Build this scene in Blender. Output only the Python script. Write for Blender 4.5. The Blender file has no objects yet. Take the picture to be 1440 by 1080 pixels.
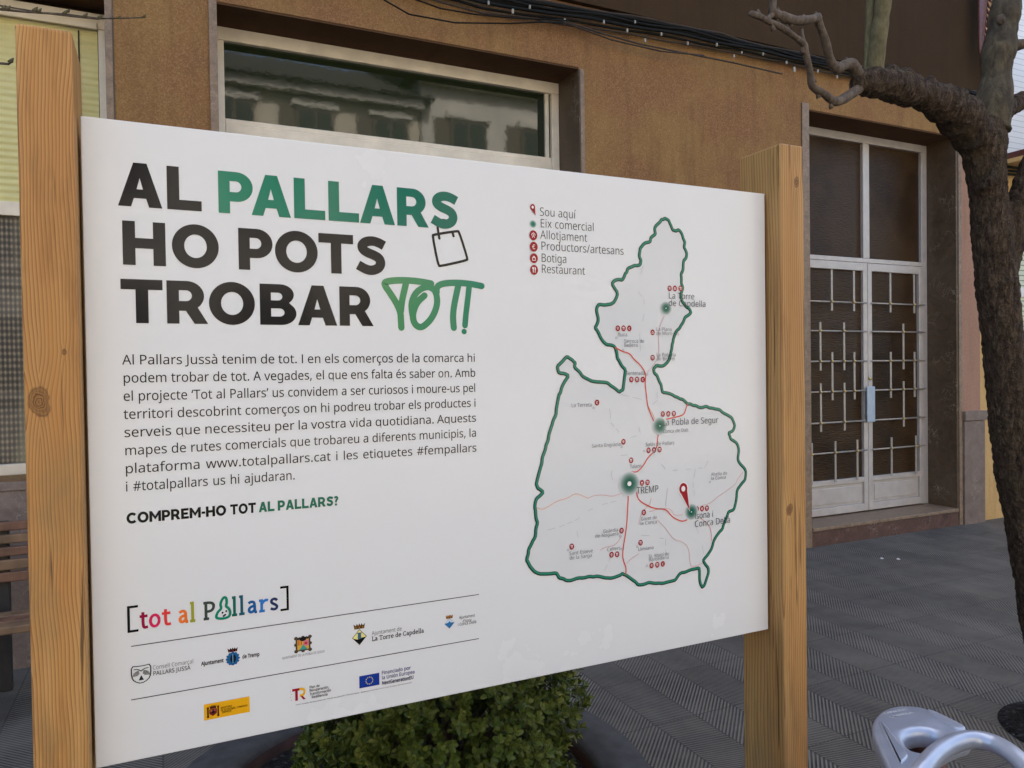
import bpy, bmesh, math, random
from mathutils import Vector, Matrix, noise
from mathutils.geometry import tessellate_polygon
random.seed(7)
S = bpy.context.scene
COL = S.collection

# ------------------------------------------------------------------ camera
RIGHT = Vector((0.90659, -0.42177, -0.01420)); DOWN = Vector((-0.01990, -0.00912, -0.99976)); FWD = Vector((0.42154, 0.90666, -0.01667))
CAM = Vector((0.1074, -1.3095, 1.4704))
F_PX = 1052.0
cam_d = bpy.data.cameras.new('camera')
cam_d.sensor_width = 36.0; cam_d.lens = 36.0*F_PX/1440.0; cam_d.clip_start = 0.02; cam_d.clip_end = 800
cam_o = bpy.data.objects.new('camera', cam_d); COL.objects.link(cam_o)
mw = Matrix.Identity(4)
for i in range(3):
    mw[i][0] = RIGHT[i]; mw[i][1] = -DOWN[i]; mw[i][2] = -FWD[i]; mw[i][3] = CAM[i]
cam_o.matrix_world = mw
S.camera = cam_o

# ------------------------------------------------------------------ light
SUN_EL, SUN_AZ = math.radians(50), math.radians(12)      # sun stands behind the facade, so the street front is in open shade
w = bpy.data.worlds.new('World'); S.world = w; w.use_nodes = True
nt = w.node_tree; bg = nt.nodes['Background']
sky = nt.nodes.new('ShaderNodeTexSky'); sky.sky_type = 'NISHITA'; sky.sun_disc = False
sky.sun_elevation = SUN_EL; sky.sun_rotation = SUN_AZ
sky.air_density = 1.0; sky.dust_density = 4.0; sky.ozone_density = 0.6
nt.links.new(sky.outputs[0], bg.inputs[0]); bg.inputs[1].default_value = 0.13
sd = bpy.data.lights.new('sun', 'SUN'); sd.energy = 4.0; sd.angle = math.radians(0.5); sd.color = (1.0, 0.965, 0.92)
so = bpy.data.objects.new('sun', sd); COL.objects.link(so)
to_sun = Vector((math.sin(SUN_AZ)*math.cos(SUN_EL), math.cos(SUN_AZ)*math.cos(SUN_EL), math.sin(SUN_EL)))
so.rotation_euler = to_sun.to_track_quat('Z', 'Y').to_euler()
S.view_settings.view_transform = 'Standard'; S.view_settings.look = 'None'
S.view_settings.exposure = 2.2; S.view_settings.gamma = 1.0

# ------------------------------------------------------------------ helpers
YF = 3.19            # street face of the building
DR = 0.28            # depth of window and door recesses
ZB = 0.868           # bottom edge of the information board

def ray(px, py):
    return RIGHT*((px-720)/F_PX) + DOWN*((py-540)/F_PX) + FWD
def at(px, py, Y):   # point of the photograph on the plane y = Y
    d = ray(px, py); return CAM + d*((Y-CAM.y)/d.y)
def atz(px, py, Z):
    d = ray(px, py); return CAM + d*((Z-CAM.z)/d.z)

def lin(c):
    return tuple((v/255.0/12.92 if v/255.0 <= 0.04045 else ((v/255.0+0.055)/1.055)**2.4) for v in c[:3])

def setp(o, label=None, cat=None, group=None, kind=None):
    if label: o['label'] = label
    if cat: o['category'] = cat
    if group: o['group'] = group
    if kind: o['kind'] = kind
    return o
def empty(name, loc=(0, 0, 0), rz=0.0):
    o = bpy.data.objects.new(name, None); COL.objects.link(o); o.location = loc; o.rotation_euler = (0, 0, rz)
    o.empty_display_size = 0.1
    return o

def wloc(o):
    r = Vector(o.location)
    return r if o.parent is None else r+wloc(o.parent)

class MB:
    """collects vertices and faces of one mesh; world coordinates unless built with an origin"""
    def __init__(self): self.v = []; self.f = []; self.c = []; self.zi = 0
    def add(self, vs, fs, col=None):
        b = len(self.v); self.v += [tuple(p) for p in vs]
        for f in fs: self.f.append(tuple(b+i for i in f)); self.c.append(col)
    def box(self, x0, x1, y0, y1, z0, z1, col=None):
        v = [(x, y, z) for z in (z0, z1) for y in (y0, y1) for x in (x0, x1)]
        self.add(v, [(0, 2, 3, 1), (4, 5, 7, 6), (0, 1, 5, 4), (2, 6, 7, 3), (0, 4, 6, 2), (1, 3, 7, 5)], col)
    def obox(self, c, ax, ay, az, hx, hy, hz):
        c = Vector(c); ax, ay, az = (Vector(a).normalized() for a in (ax, ay, az))
        v = [c+ax*(sx*hx)+ay*(sy*hy)+az*(sz*hz) for sz in (-1, 1) for sy in (-1, 1) for sx in (-1, 1)]
        self.add(v, [(0, 2, 3, 1), (4, 5, 7, 6), (0, 1, 5, 4), (2, 6, 7, 3), (0, 4, 6, 2), (1, 3, 7, 5)])
    def tube(self, pts, rad, n=8, closed=False, cap=True):
        pts = [Vector(p) for p in pts]
        m = len(pts)
        if not hasattr(rad, '__len__'): rad = [rad]*m
        rings = []; up = Vector((0.13, 0.31, 0.94)).normalized()
        for i, p in enumerate(pts):
            if closed: t = pts[(i+1) % m]-pts[i-1]
            else: t = pts[min(i+1, m-1)]-pts[max(i-1, 0)]
            t.normalize()
            a = up-t*up.dot(t)
            if a.length < 1e-4: a = t.orthogonal()
            a.normalize(); up = a; b = t.cross(a)
            rings.append([p+(a*math.cos(2*math.pi*k/n)+b*math.sin(2*math.pi*k/n))*rad[i] for k in range(n)])
        vs = [q for r in rings for q in r]; fs = []
        for i in range(m if closed else m-1):
            j = (i+1) % m
            for k in range(n): fs.append((i*n+k, i*n+(k+1) % n, j*n+(k+1) % n, j*n+k))
        if cap and not closed:
            fs.append(tuple(reversed(range(n)))); fs.append(tuple((m-1)*n+k for k in range(n)))
        self.add(vs, fs)
    def lathe(self, prof, c, n=48):
        vs = []; fs = []; m = len(prof)
        for k in range(n):
            a = 2*math.pi*k/n
            for r, z in prof: vs.append((c[0]+r*math.cos(a), c[1]+r*math.sin(a), z))
        for k in range(n):
            j = (k+1) % n
            for i in range(m-1): fs.append((k*m+i, j*m+i, j*m+i+1, k*m+i+1))
        self.add(vs, fs)
    def build(self, name, mat, parent=None, smooth=False, origin=None, bevel=0.0, seg=2):
        me = bpy.data.meshes.new(name)
        o0 = Vector(origin) if origin is not None else Vector((0, 0, 0))
        me.from_pydata([tuple(Vector(p)-o0) for p in self.v], [], self.f)
        if any(c is not None for c in self.c):
            att = me.color_attributes.new('Col', 'FLOAT_COLOR', 'CORNER')
            li = 0
            for poly, c in zip(me.polygons, self.c):
                for j, l in enumerate(poly.loop_indices):
                    cc = c[j] if isinstance(c, list) else c
                    att.data[l].color = (*cc[:3], 1.0)
        me.validate(clean_customdata=False); me.update()
        o = bpy.data.objects.new(name, me); COL.objects.link(o)
        if mat: me.materials.append(mat)
        o.location = o0
        if smooth:
            for p in me.polygons: p.use_smooth = True
        if parent is not None:
            o.parent = parent
            o.location = o0-wloc(parent)
        if bevel > 0:
            b = o.modifiers.new('bevel', 'BEVEL'); b.width = bevel; b.segments = seg; b.limit_method = 'ANGLE'; b.angle_limit = math.radians(40)
        return o

# ------------------------------------------------------------------ materials
class NT:
    def __init__(self, name):
        self.m = bpy.data.materials.new(name); self.m.use_nodes = True
        self.t = self.m.node_tree; self.b = self.t.nodes['Principled BSDF']
    def n(self, typ, **kw):
        x = self.t.nodes.new('ShaderNode'+typ)
        for k, v in kw.items(): setattr(x, k, v)
        return x
    def val(self, sock, v):
        if hasattr(v, 'is_output') or isinstance(v, bpy.types.NodeSocket): self.t.links.new(v, sock)
        else: sock.default_value = v
    def math(self, op, a, b=0.0, c=None):
        x = self.n('Math', operation=op); self.val(x.inputs[0], a); self.val(x.inputs[1], b)
        if c is not None: self.val(x.inputs[2], c)
        return x.outputs[0]
    def noise(self, vec, scale, detail=4, rough=0.55, dist=0.0, dim='3D'):
        x = self.n('TexNoise'); x.noise_dimensions = dim
        if vec is not None: self.val(x.inputs['Vector'], vec)
        x.inputs['Scale'].default_value = scale; x.inputs['Detail'].default_value = detail
        x.inputs['Roughness'].default_value = rough; x.inputs['Distortion'].default_value = dist
        return x.outputs[0]
    def coords(self, kind='Object'): return self.n('TexCoord').outputs[kind]
    def mapping(self, vec, scale=(1, 1, 1), loc=(0, 0, 0), rot=(0, 0, 0)):
        x = self.n('Mapping'); self.val(x.inputs['Vector'], vec)
        x.inputs['Scale'].default_value = scale; x.inputs['Location'].default_value = loc; x.inputs['Rotation'].default_value = rot
        return x.outputs[0]
    def ramp(self, fac, stops, interp='LINEAR'):
        x = self.n('ValToRGB'); self.val(x.inputs[0], fac); cr = x.color_ramp; cr.interpolation = interp
        while len(cr.elements) < len(stops): cr.elements.new(0.5)
        for e, (p, c) in zip(cr.elements, stops):
            e.position = p; e.color = (*c[:3], 1.0) if hasattr(c, '__len__') else (c, c, c, 1.0)
        return x.outputs[0]
    def mix(self, fac, a, b, mode='MIX'):
        x = self.n('Mix', data_type='RGBA', blend_type=mode); self.val(x.inputs[0], fac)
        for s, v in ((x.inputs[6], a), (x.inputs[7], b)):
            if isinstance(v, tuple): v = (*v[:3], 1.0)
            self.val(s, v)
        return x.outputs[2]
    def sep(self, v):
        x = self.n('SeparateXYZ'); self.val(x.inputs[0], v); return x.outputs
    def bump(self, h, strength=0.3, dist=0.002):
        x = self.n('Bump'); self.val(x.inputs['Height'], h); x.inputs['Strength'].default_value = strength; x.inputs['Distance'].default_value = dist
        self.t.links.new(x.outputs[0], self.b.inputs['Normal'])
    def out(self, base=None, rough=None, metal=None, spec=None, coat=None):
        for k, v in (('Base Color', base), ('Roughness', rough), ('Metallic', metal), ('Specular IOR Level', spec), ('Coat Weight', coat)):
            if v is not None:
                if isinstance(v, tuple): v = (*v[:3], 1.0)
                self.val(self.b.inputs[k], v)
        return self.m

def plain(name, col, rough=0.5, metal=0.0, var=0.12, scale=30, bump=0.0, spec=0.5):
    t = NT(name); v = t.coords()
    f = t.noise(v, scale, 5)
    c0 = tuple(max(0, x*(1-var)) for x in col); c1 = tuple(x*(1+var) for x in col)
    base = t.ramp(f, [(0.3, c0), (0.7, c1)])
    r = t.math('MULTIPLY_ADD', t.noise(v, scale*0.4, 4), 0.25, rough-0.12)
    if bump: t.bump(f, bump)
    return t.out(base, r, metal, spec)

def stucco(name, c0, c1, c2, bump=0.6):
    t = NT(name); v = t.coords()
    grain = t.noise(v, 150, 3, 0.75); big = t.noise(v, 1.3, 5, 0.6); mid = t.noise(v, 70, 4, 0.6)
    base = t.mix(t.ramp(big, [(0.42, 0.0), (0.6, 1.0)]), c0, c1)
    base = t.mix(t.ramp(grain, [(0.50, 0.0), (0.66, 0.65)]), base, c2)
    base = t.mix(t.ramp(grain, [(0.32, 0.5), (0.45, 0.0)]), base, tuple(x*0.5 for x in c0))
    drip = t.noise(t.mapping(v, (5, 5, 0.45)), 2.0, 5, 0.65)
    base = t.mix(t.ramp(drip, [(0.5, 0.0), (0.75, 0.45)]), base, tuple(x*0.6 for x in c0))
    h = t.math('ADD', grain, t.math('MULTIPLY', mid, 0.8))
    t.bump(h, bump, 0.004)
    return t.out(base, 0.92, 0, 0.2)

def marble(name, c0, c1, vein, rough=0.3, vs=1.0):
    t = NT(name); v = t.coords()
    d = t.noise(v, 7*vs, 6, 0.65, 1.0)
    base = t.ramp(d, [(0.3, c0), (0.7, c1)])
    vo = t.n('TexVoronoi', feature='DISTANCE_TO_EDGE'); 
    wv = t.mix(0.22, v, t.n('TexNoise').outputs[1]) if False else v
    nz = t.n('TexNoise'); nz.inputs['Scale'].default_value = 6*vs; nz.inputs['Detail'].default_value = 5; t.val(nz.inputs['Vector'], v)
    wv = t.mix(0.25, v, nz.outputs[1])
    t.val(vo.inputs['Vector'], wv); vo.inputs['Scale'].default_value = 9*vs
    line = t.ramp(vo.outputs['Distance'], [(0.0, 1.0), (0.035, 0.0)])
    mask = t.ramp(t.noise(v, 3.2*vs, 3), [(0.52, 0.0), (0.66, 1.0)])
    fac = t.math('MULTIPLY', t.math('MULTIPLY', line, mask), 0.75)
    base = t.mix(fac, base, vein)
    sp = t.ramp(t.noise(v, 120, 3), [(0.6, 0.0), (0.75, 0.5)])
    base = t.mix(sp, base, tuple(x*1.9 for x in c1))
    return t.out(base, t.math('MULTIPLY_ADD', d, 0.3, rough-0.12), 0, 0.5)

def wood(name, knots, light, dark, freq=62.0, seed=0.0, wave=0.5):
    """sawn softwood with vertical growth rings, bent round the knots (knots: x, y or None, z, radius in object space)"""
    t = NT(name); v = t.coords(); s = t.sep(v)
    slow = t.noise(t.mapping(v, (1.0, 1.0, 0.35), (seed, seed*0.7, seed*1.3)), 5.0, 3, 0.5)
    fine = t.noise(t.mapping(v, (1.0, 1.0, 0.10), (seed, 0, 0)), 60.0, 4, 0.6)
    u = t.math('ADD', s[0], t.math('MULTIPLY', s[1], 0.75))
    u = t.math('ADD', u, t.math('MULTIPLY', t.math('SUBTRACT', slow, 0.5), 0.085*wave))
    kmask = None
    for (kx, ky, kz, kr) in knots:
        dx = t.math('SUBTRACT', s[0], kx); dz = t.math('MULTIPLY', t.math('SUBTRACT', s[2], kz), 0.62)
        dy = t.math('SUBTRACT', s[1], ky)
        d2 = t.math('ADD', t.math('ADD', t.math('MULTIPLY', dx, dx), t.math('MULTIPLY', dz, dz)), t.math('MULTIPLY', dy, dy))
        d = t.math('SQRT', d2)
        d = t.math('ADD', d, t.math('MULTIPLY', t.math('SUBTRACT', t.noise(v, 45, 3, 0.6), 0.5), kr*1.1))
        e = t.math('EXPONENT', t.math('MULTIPLY', d2, -1.0/(kr*2.0)**2))
        u = t.math('ADD', u, t.math('MULTIPLY', t.math('MULTIPLY', e, t.math('SIGN', dx)), kr*0.55))
        k = t.ramp(t.math('DIVIDE', d, kr), [(0.55, 1.0), (0.95, 0.0)])
        kr_ring = t.math('MULTIPLY_ADD', t.math('SINE', t.math('MULTIPLY', d, 2*math.pi*330)), 0.5, 0.5)
        kc = t.mix(kr_ring, tuple(x*y for x, y in zip(light, (0.50, 0.40, 0.33))), tuple(x*0.45 for x in dark))
        rim = t.ramp(t.math('ABSOLUTE', t.math('SUBTRACT', t.math('DIVIDE', d, kr), 0.85)), [(0.0, 1.0), (0.2, 0.0)])
        kmask = (kmask or []) + [(k, kc, rim)]
    ring = t.math('FRACT', t.math('MULTIPLY', u, freq*3.4))
    ringc = t.ramp(ring, [(0.0, 0.0), (0.62, 0.35), (0.9, 1.0), (1.0, 0.0)])
    base = t.mix(t.math('MULTIPLY', ringc, t.math('MULTIPLY_ADD', slow, 0.9, 0.55)), light, dark)
    broad = t.noise(t.mapping(v, (1.0, 0.6, 0.04), (seed, 0, seed)), 38.0, 2, 0.5)
    base = t.mix(t.ramp(broad, [(0.5, 0.0), (0.68, 0.5)]), base, tuple(x*y for x, y in zip(light, (0.84, 0.70, 0.55))))
    base = t.mix(t.ramp(broad, [(0.3, 0.4), (0.46, 0.0)]), base, tuple(x*y for x, y in zip(light, (1.12, 1.15, 1.25))))
    tone = t.ramp(slow, [(0.35, 0.0), (0.7, 1.0)])
    base = t.mix(t.math('MULTIPLY', tone, 0.35), base, tuple(x*y for x, y in zip(dark, (1.25, 0.95, 0.75))))
    base = t.mix(t.math('MULTIPLY', t.ramp(fine, [(0.5, 0.0), (0.8, 1.0)]), 0.5), base, tuple(x*0.45 for x in dark))
    grime = t.ramp(t.noise(t.mapping(v, (1, 1, 0.5), (seed, 3, 0)), 9.0, 5, 0.6), [(0.55, 0.0), (0.8, 0.5)])
    base = t.mix(grime, base, (0.16, 0.13, 0.06))
    crack = t.ramp(t.noise(t.mapping(v, (1.0, 1.0, 0.035), (seed*2, 1, 0)), 75.0, 3, 0.5), [(0.66, 0.0), (0.70, 0.8)])
    base = t.mix(crack, base, (0.05, 0.025, 0.012))
    for (k, kc, rim) in kmask or []:
        base = t.mix(t.math('MULTIPLY', rim, 0.75), base, tuple(x*0.35 for x in dark))
        base = t.mix(k, base, kc)
    t.bump(t.math('ADD', t.math('MULTIPLY', ringc, -0.5), fine), 0.25, 0.001)
    return t.out(base, 0.62, 0, 0.35)

M = {}
M['stucco'] = stucco('brown_stucco', (0.218, 0.106, 0.045), (0.262, 0.146, 0.052), (0.40, 0.25, 0.12))
M['stucco_pink'] = stucco('pink_stucco', (0.33, 0.185, 0.125), (0.35, 0.20, 0.14), (0.42, 0.27, 0.2), 0.3)
M['fascia'] = stucco('dark_brown_paint', (0.040, 0.0215, 0.0080), (0.047, 0.026, 0.0105), (0.056, 0.033, 0.015), 0.2)
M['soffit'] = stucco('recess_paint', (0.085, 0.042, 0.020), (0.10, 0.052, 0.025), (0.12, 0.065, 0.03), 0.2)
M['orange_wall'] = stucco('ochre_stucco', (0.52, 0.32, 0.12), (0.56, 0.36, 0.15), (0.6, 0.42, 0.2), 0.15)
M['marble_dark'] = marble('dark_brown_marble', (0.052, 0.031, 0.016), (0.100, 0.062, 0.034), (0.40, 0.31, 0.23), 0.40, 1.5)
M['marble_red'] = marble('red_brown_marble', (0.05, 0.024, 0.016), (0.13, 0.062, 0.044), (0.40, 0.30, 0.26), 0.45, 1.8)
M['marble_trim'] = marble('marble_edging', (0.13, 0.085, 0.050), (0.28, 0.19, 0.12), (0.45, 0.36, 0.27), 0.5, 2.6)
M['marble_grey'] = marble('grey_brown_marble', (0.13, 0.09, 0.07), (0.21, 0.155, 0.125), (0.36, 0.30, 0.26), 0.5, 1.6)
M['alu'] = plain('anodised_aluminium', (0.52, 0.47, 0.43), 0.42, 0.25, 0.08, 12)
M['alu_old'] = plain('cream_aluminium', (0.72, 0.63, 0.49), 0.5, 0.0, 0.10, 9)
M['alu_blue'] = plain('pale_metal_plate', (0.42, 0.50, 0.60), 0.35, 0.35, 0.08, 20)
M['bar'] = plain('grille_bar_metal', (0.42, 0.37, 0.32), 0.45, 0.5, 0.15, 40)
M['brass'] = plain('brass_bead', (0.65, 0.47, 0.17), 0.35, 0.8, 0.1, 60)
M['black_rubber'] = plain('black_cable_sheath', (0.008, 0.008, 0.007), 0.75, 0, 0.3, 80, 0, 0.15)
M['grey_rubber'] = plain('grey_cable_sheath', (0.05, 0.036, 0.026), 0.7, 0, 0.3, 80, 0, 0.2)
M['clip'] = plain('pale_plastic_clip', (0.30, 0.28, 0.23), 0.5)
M['white'] = plain('white_paint', (0.72, 0.70, 0.66), 0.5, 0, 0.06, 14)
M['red_metal'] = plain('dark_red_metal', (0.10, 0.028, 0.02), 0.5, 0.1, 0.25, 30)
M['black_metal'] = plain('black_metal', (0.02, 0.021, 0.023), 0.45, 0.4, 0.2, 30)
M['dark_room'] = plain('dark_interior', (0.02, 0.016, 0.013), 0.8)
M['silver'] = plain('silver_lacquer', (0.36, 0.39, 0.46), 0.34, 0.5, 0.07, 26)
M['red_plastic'] = plain('dark_red_bodywork', (0.11, 0.016, 0.02), 0.28, 0, 0.15, 14)
M['lamp_red'] = plain('red_lens', (0.22, 0.012, 0.015), 0.15, 0, 0.1, 14)
M['seat_black'] = plain('black_vinyl', (0.018, 0.018, 0.02), 0.5, 0, 0.2, 60, 0.2)
M['planter'] = plain('dark_grey_concrete', (0.052, 0.050, 0.049), 0.8, 0, 0.3, 22, 0.5)
M['rust'] = plain('rusty_liner', (0.045, 0.018, 0.012), 0.8, 0, 0.4, 14, 0.4)
M['bench_red'] = plain('red_brown_slat', (0.15, 0.07, 0.038), 0.6, 0, 0.3, 14, 0.2)
M['bench_ochre'] = plain('ochre_brown_slat', (0.17, 0.098, 0.05), 0.6, 0, 0.3, 14, 0.2)
M['bench_dark'] = plain('dark_iron', (0.03, 0.026, 0.024), 0.6, 0.3)

def m_print():
    t = NT('printed_ink'); a = t.n('VertexColor'); a.layer_name = 'Col'
    return t.out(a.outputs[0], 0.13, 0, 0.24)
M['print'] = m_print()
def m_panel():
    t = NT('white_printed_panel'); v = t.coords()
    dirt = t.noise(v, 3.0, 5, 0.6); dust = t.noise(v, 55, 4, 0.7)
    base = t.mix(t.ramp(dirt, [(0.25, 0.0), (0.9, 0.10)]), (0.70, 0.705, 0.705), (0.56, 0.56, 0.54))
    base = t.mix(t.ramp(dust, [(0.60, 0.0), (0.85, 0.08)]), base, (0.5, 0.49, 0.46))
    return t.out(base, t.math('MULTIPLY_ADD', dirt, 0.18, 0.16), 0, 0.4)
M['panel'] = m_panel()

def m_glass(name, base, rough=0.03, ripple=0.0, sx=(1, 1, 1), var=None):
    t = NT(name); v = t.coords()
    b = base
    if var:
        b = t.mix(t.ramp(t.noise(v, 1.6, 3), [(0.4, 0.0), (0.62, 1.0)]), base, var)
    if ripple:
        t.bump(t.noise(t.mapping(v, sx), 18, 3, 0.5), ripple, 0.006)
    return t.out(b, rough, 0, 0.5)
M['glass'] = m_glass('window_glass', (0.015, 0.022, 0.010), 0.03, 0.02, (1, 1, 1))
M['glass'].node_tree.nodes['Principled BSDF'].inputs['IOR'].default_value = 1.62
M['glass_tex'] = m_glass('rippled_brown_glass', (0.052, 0.029, 0.013), 0.20, 0.9, (1.0, 1.0, 6.0), (0.030, 0.016, 0.007))
M['glass_tex'].node_tree.nodes['Principled BSDF'].inputs['Specular IOR Level'].default_value = 0.16
M['glass_grey'] = m_glass('clear_pane', (0.05, 0.055, 0.06), 0.04)

def m_tiles():
    """grey paving: 0.205 m tiles in rows away from the building, ribbed at 45 degrees, the slant changing row by row"""
    t = NT('ribbed_paving'); s = t.sep(t.coords())
    P = 0.205
    x = t.math('DIVIDE', t.math('SUBTRACT', s[0], 1.715), P); y = t.math('DIVIDE', s[1], P*2)
    row = t.math('FLOOR', x); par = t.math('ABSOLUTE', t.math('MODULO', row, 2.0))
    sgn = t.math('SUBTRACT', t.math('MULTIPLY', par, 2.0), 1.0)
    rib = t.math('SINE', t.math('MULTIPLY', t.math('ADD', s[0], t.math('MULTIPLY', sgn, s[1])), 2*math.pi/0.0205))
    ribh = t.ramp(t.math('MULTIPLY_ADD', rib, 0.5, 0.5), [(0.30, 0.0), (0.62, 1.0)])
    fx = t.math('ABSOLUTE', t.math('SUBTRACT', t.math('FRACT', x), 0.5)); fy = t.math('ABSOLUTE', t.math('SUBTRACT', t.math('FRACT', y), 0.5))
    gx = t.math('GREATER_THAN', fx, 0.488); gy = t.math('GREATER_THAN', fy, 0.4945)
    joint = t.math('MAXIMUM', gx, gy)
    cell = t.n('CombineXYZ'); t.val(cell.inputs[0], row); t.val(cell.inputs[1], t.math('FLOOR', y))
    wn = t.n('TexWhiteNoise', noise_dimensions='3D'); t.val(wn.inputs['Vector'], cell.outputs[0])
    v = t.coords()
    sp = t.noise(v, 180, 4, 0.7); dirt = t.noise(v, 1.7, 6, 0.6); wear = t.noise(v, 7.0, 5, 0.6)
    base = t.ramp(wn.outputs[0], [(0.0, (0.170, 0.147, 0.115)), (1.0, (0.234, 0.203, 0.160))])
    base = t.mix(t.ramp(sp, [(0.4, 0.5), (0.7, 0.0)]), base, (0.075, 0.07, 0.064))
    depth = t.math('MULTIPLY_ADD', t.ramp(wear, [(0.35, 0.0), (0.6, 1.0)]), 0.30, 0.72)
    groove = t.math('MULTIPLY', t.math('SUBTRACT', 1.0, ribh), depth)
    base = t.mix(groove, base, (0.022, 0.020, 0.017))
    base = t.mix(t.ramp(dirt, [(0.42, 0.0), (0.72, 0.3)]), base, (0.27, 0.236, 0.19))
    base = t.mix(t.math('MULTIPLY', joint, 0.75), base, (0.03, 0.029, 0.028))
    h = t.math('SUBTRACT', t.math('MULTIPLY', ribh, 1.0), t.math('MULTIPLY', joint, 1.2))
    h = t.math('ADD', h, t.math('MULTIPLY', sp, 0.4))
    t.bump(h, 0.9, 0.004)
    return t.out(base, t.math('MULTIPLY_ADD', wear, 0.3, 0.5), 0, 0.4)
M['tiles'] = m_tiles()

def m_bark():
    t = NT('dark_bark'); v = t.coords()
    a = t.noise(t.mapping(v, (1, 1, 0.30)), 66, 6, 0.72, 0.5); b = t.noise(v, 9, 5, 0.6); c = t.noise(v, 160, 4, 0.7)
    base = t.ramp(a, [(0.34, (0.014, 0.009, 0.0055)), (0.52, (0.062, 0.040, 0.025)), (0.72, (0.17, 0.12, 0.080))])
    base = t.mix(t.ramp(b, [(0.55, 0.0), (0.75, 0.45)]), base, (0.075, 0.066, 0.028))
    base = t.mix(t.ramp(c, [(0.58, 0.0), (0.70, 0.7)]), base, (0.20, 0.165, 0.13))
    t.bump(t.math('ADD', a, t.math('MULTIPLY', c, 0.35)), 1.0, 0.018)
    return t.out(base, 0.9, 0, 0.2)
M['bark'] = m_bark()
def m_shoot(name, c0, c1):
    t = NT(name); v = t.coords()
    a = t.noise(t.mapping(v, (1, 1, 0.5)), 75, 6, 0.7); b = t.noise(v, 13, 4)
    base = t.ramp(a, [(0.3, c0), (0.7, c1)])
    base = t.mix(t.ramp(b, [(0.5, 0.0), (0.75, 0.5)]), base, tuple(x*0.5 for x in c0))
    t.bump(a, 0.9, 0.006)
    return t.out(base, 0.85, 0, 0.25)
M['shoot_green'] = m_shoot('olive_shoot_bark', (0.085, 0.072, 0.035), (0.17, 0.145, 0.075))
M['shoot_grey'] = m_shoot('grey_twig_bark', (0.050, 0.037, 0.027), (0.165, 0.125, 0.092))

def m_bark2():
    t = NT('young_bark'); v = t.coords()
    a = t.noise(t.mapping(v, (1, 1, 0.4)), 36, 6, 0.65, 0.5); b = t.noise(v, 7, 5, 0.6); c = t.noise(v, 120, 4, 0.7)
    base = t.ramp(a, [(0.3, (0.03, 0.023, 0.016)), (0.55, (0.085, 0.068, 0.042)), (0.8, (0.17, 0.145, 0.09))])
    base = t.mix(t.ramp(b, [(0.45, 0.0), (0.7, 0.7)]), base, (0.035, 0.027, 0.021))
    base = t.mix(t.ramp(c, [(0.62, 0.0), (0.76, 0.5)]), base, (0.2, 0.18, 0.13))
    t.bump(t.math('ADD', a, t.math('MULTIPLY', c, 0.4)), 0.9, 0.010)
    return t.out(base, 0.9, 0, 0.2)
M['bark_young'] = m_bark2()
def m_leaf():
    t = NT('boxwood_leaf'); a = t.n('VertexColor'); a.layer_name = 'Col'
    g = t.n('NewGeometry')
    base = t.mix(t.math('MULTIPLY', g.outputs['Random Per Island'], 0.3), a.outputs[0], (0.035, 0.06, 0.012))
    m = t.out(base, 0.42, 0, 0.4)
    t.b.inputs['Subsurface Weight'].default_value = 0.0
    t.b.inputs['Transmission Weight'].default_value = 0.0
    tr = t.n('BsdfTranslucent'); t.val(tr.inputs[0], base)
    mx = t.n('MixShader'); mx.inputs[0].default_value = 0.22
    t.t.links.new(t.b.outputs[0], mx.inputs[1]); t.t.links.new(tr.outputs[0], mx.inputs[2])
    t.t.links.new(mx.outputs[0], t.t.nodes['Material Output'].inputs[0])
    return m
M['leaf'] = m_leaf()
def m_soil():
    t = NT('dark_gravelly_soil'); v = t.coords()
    vo = t.n('TexVoronoi'); t.val(vo.inputs['Vector'], v); vo.inputs['Scale'].default_value = 75
    base = t.ramp(t.n('SeparateColor').outputs[0], [(0, 0.02), (1, 0.05)])
    sc = t.n('SeparateColor'); t.val(sc.inputs[0], vo.outputs['Color'])
    base = t.ramp(sc.outputs[0], [(0.0, (0.008, 0.007, 0.007)), (0.75, (0.018, 0.016, 0.015)), (1.0, (0.05, 0.048, 0.045))])
    t.bump(t.math('ADD', t.math('MULTIPLY', vo.outputs['Distance'], -1.0), t.noise(v, 40, 4)), 1.0, 0.012)
    return t.out(base, 0.9, 0, 0.2)
M['soil'] = m_soil()
def m_blind():
    t = NT('yellow_green_blind'); v = t.coords(); s = t.sep(v)
    wv = t.math('MULTIPLY_ADD', t.math('SINE', t.math('MULTIPLY', s[2], 2*math.pi/0.037)), 0.5, 0.5)
    base = t.ramp(t.noise(v, 2.5, 4), [(0.3, (0.62, 0.555, 0.235)), (0.7, (0.72, 0.645, 0.30))])
    base = t.mix(t.ramp(t.noise(t.mapping(v, (1, 1, 6)), 6, 5), [(0.5, 0.0), (0.8, 0.5)]), base, (0.48, 0.43, 0.19))
    t.bump(wv, 0.5, 0.012)
    return t.out(base, 0.55, 0, 0.4)
M['blind'] = m_blind()
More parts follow.
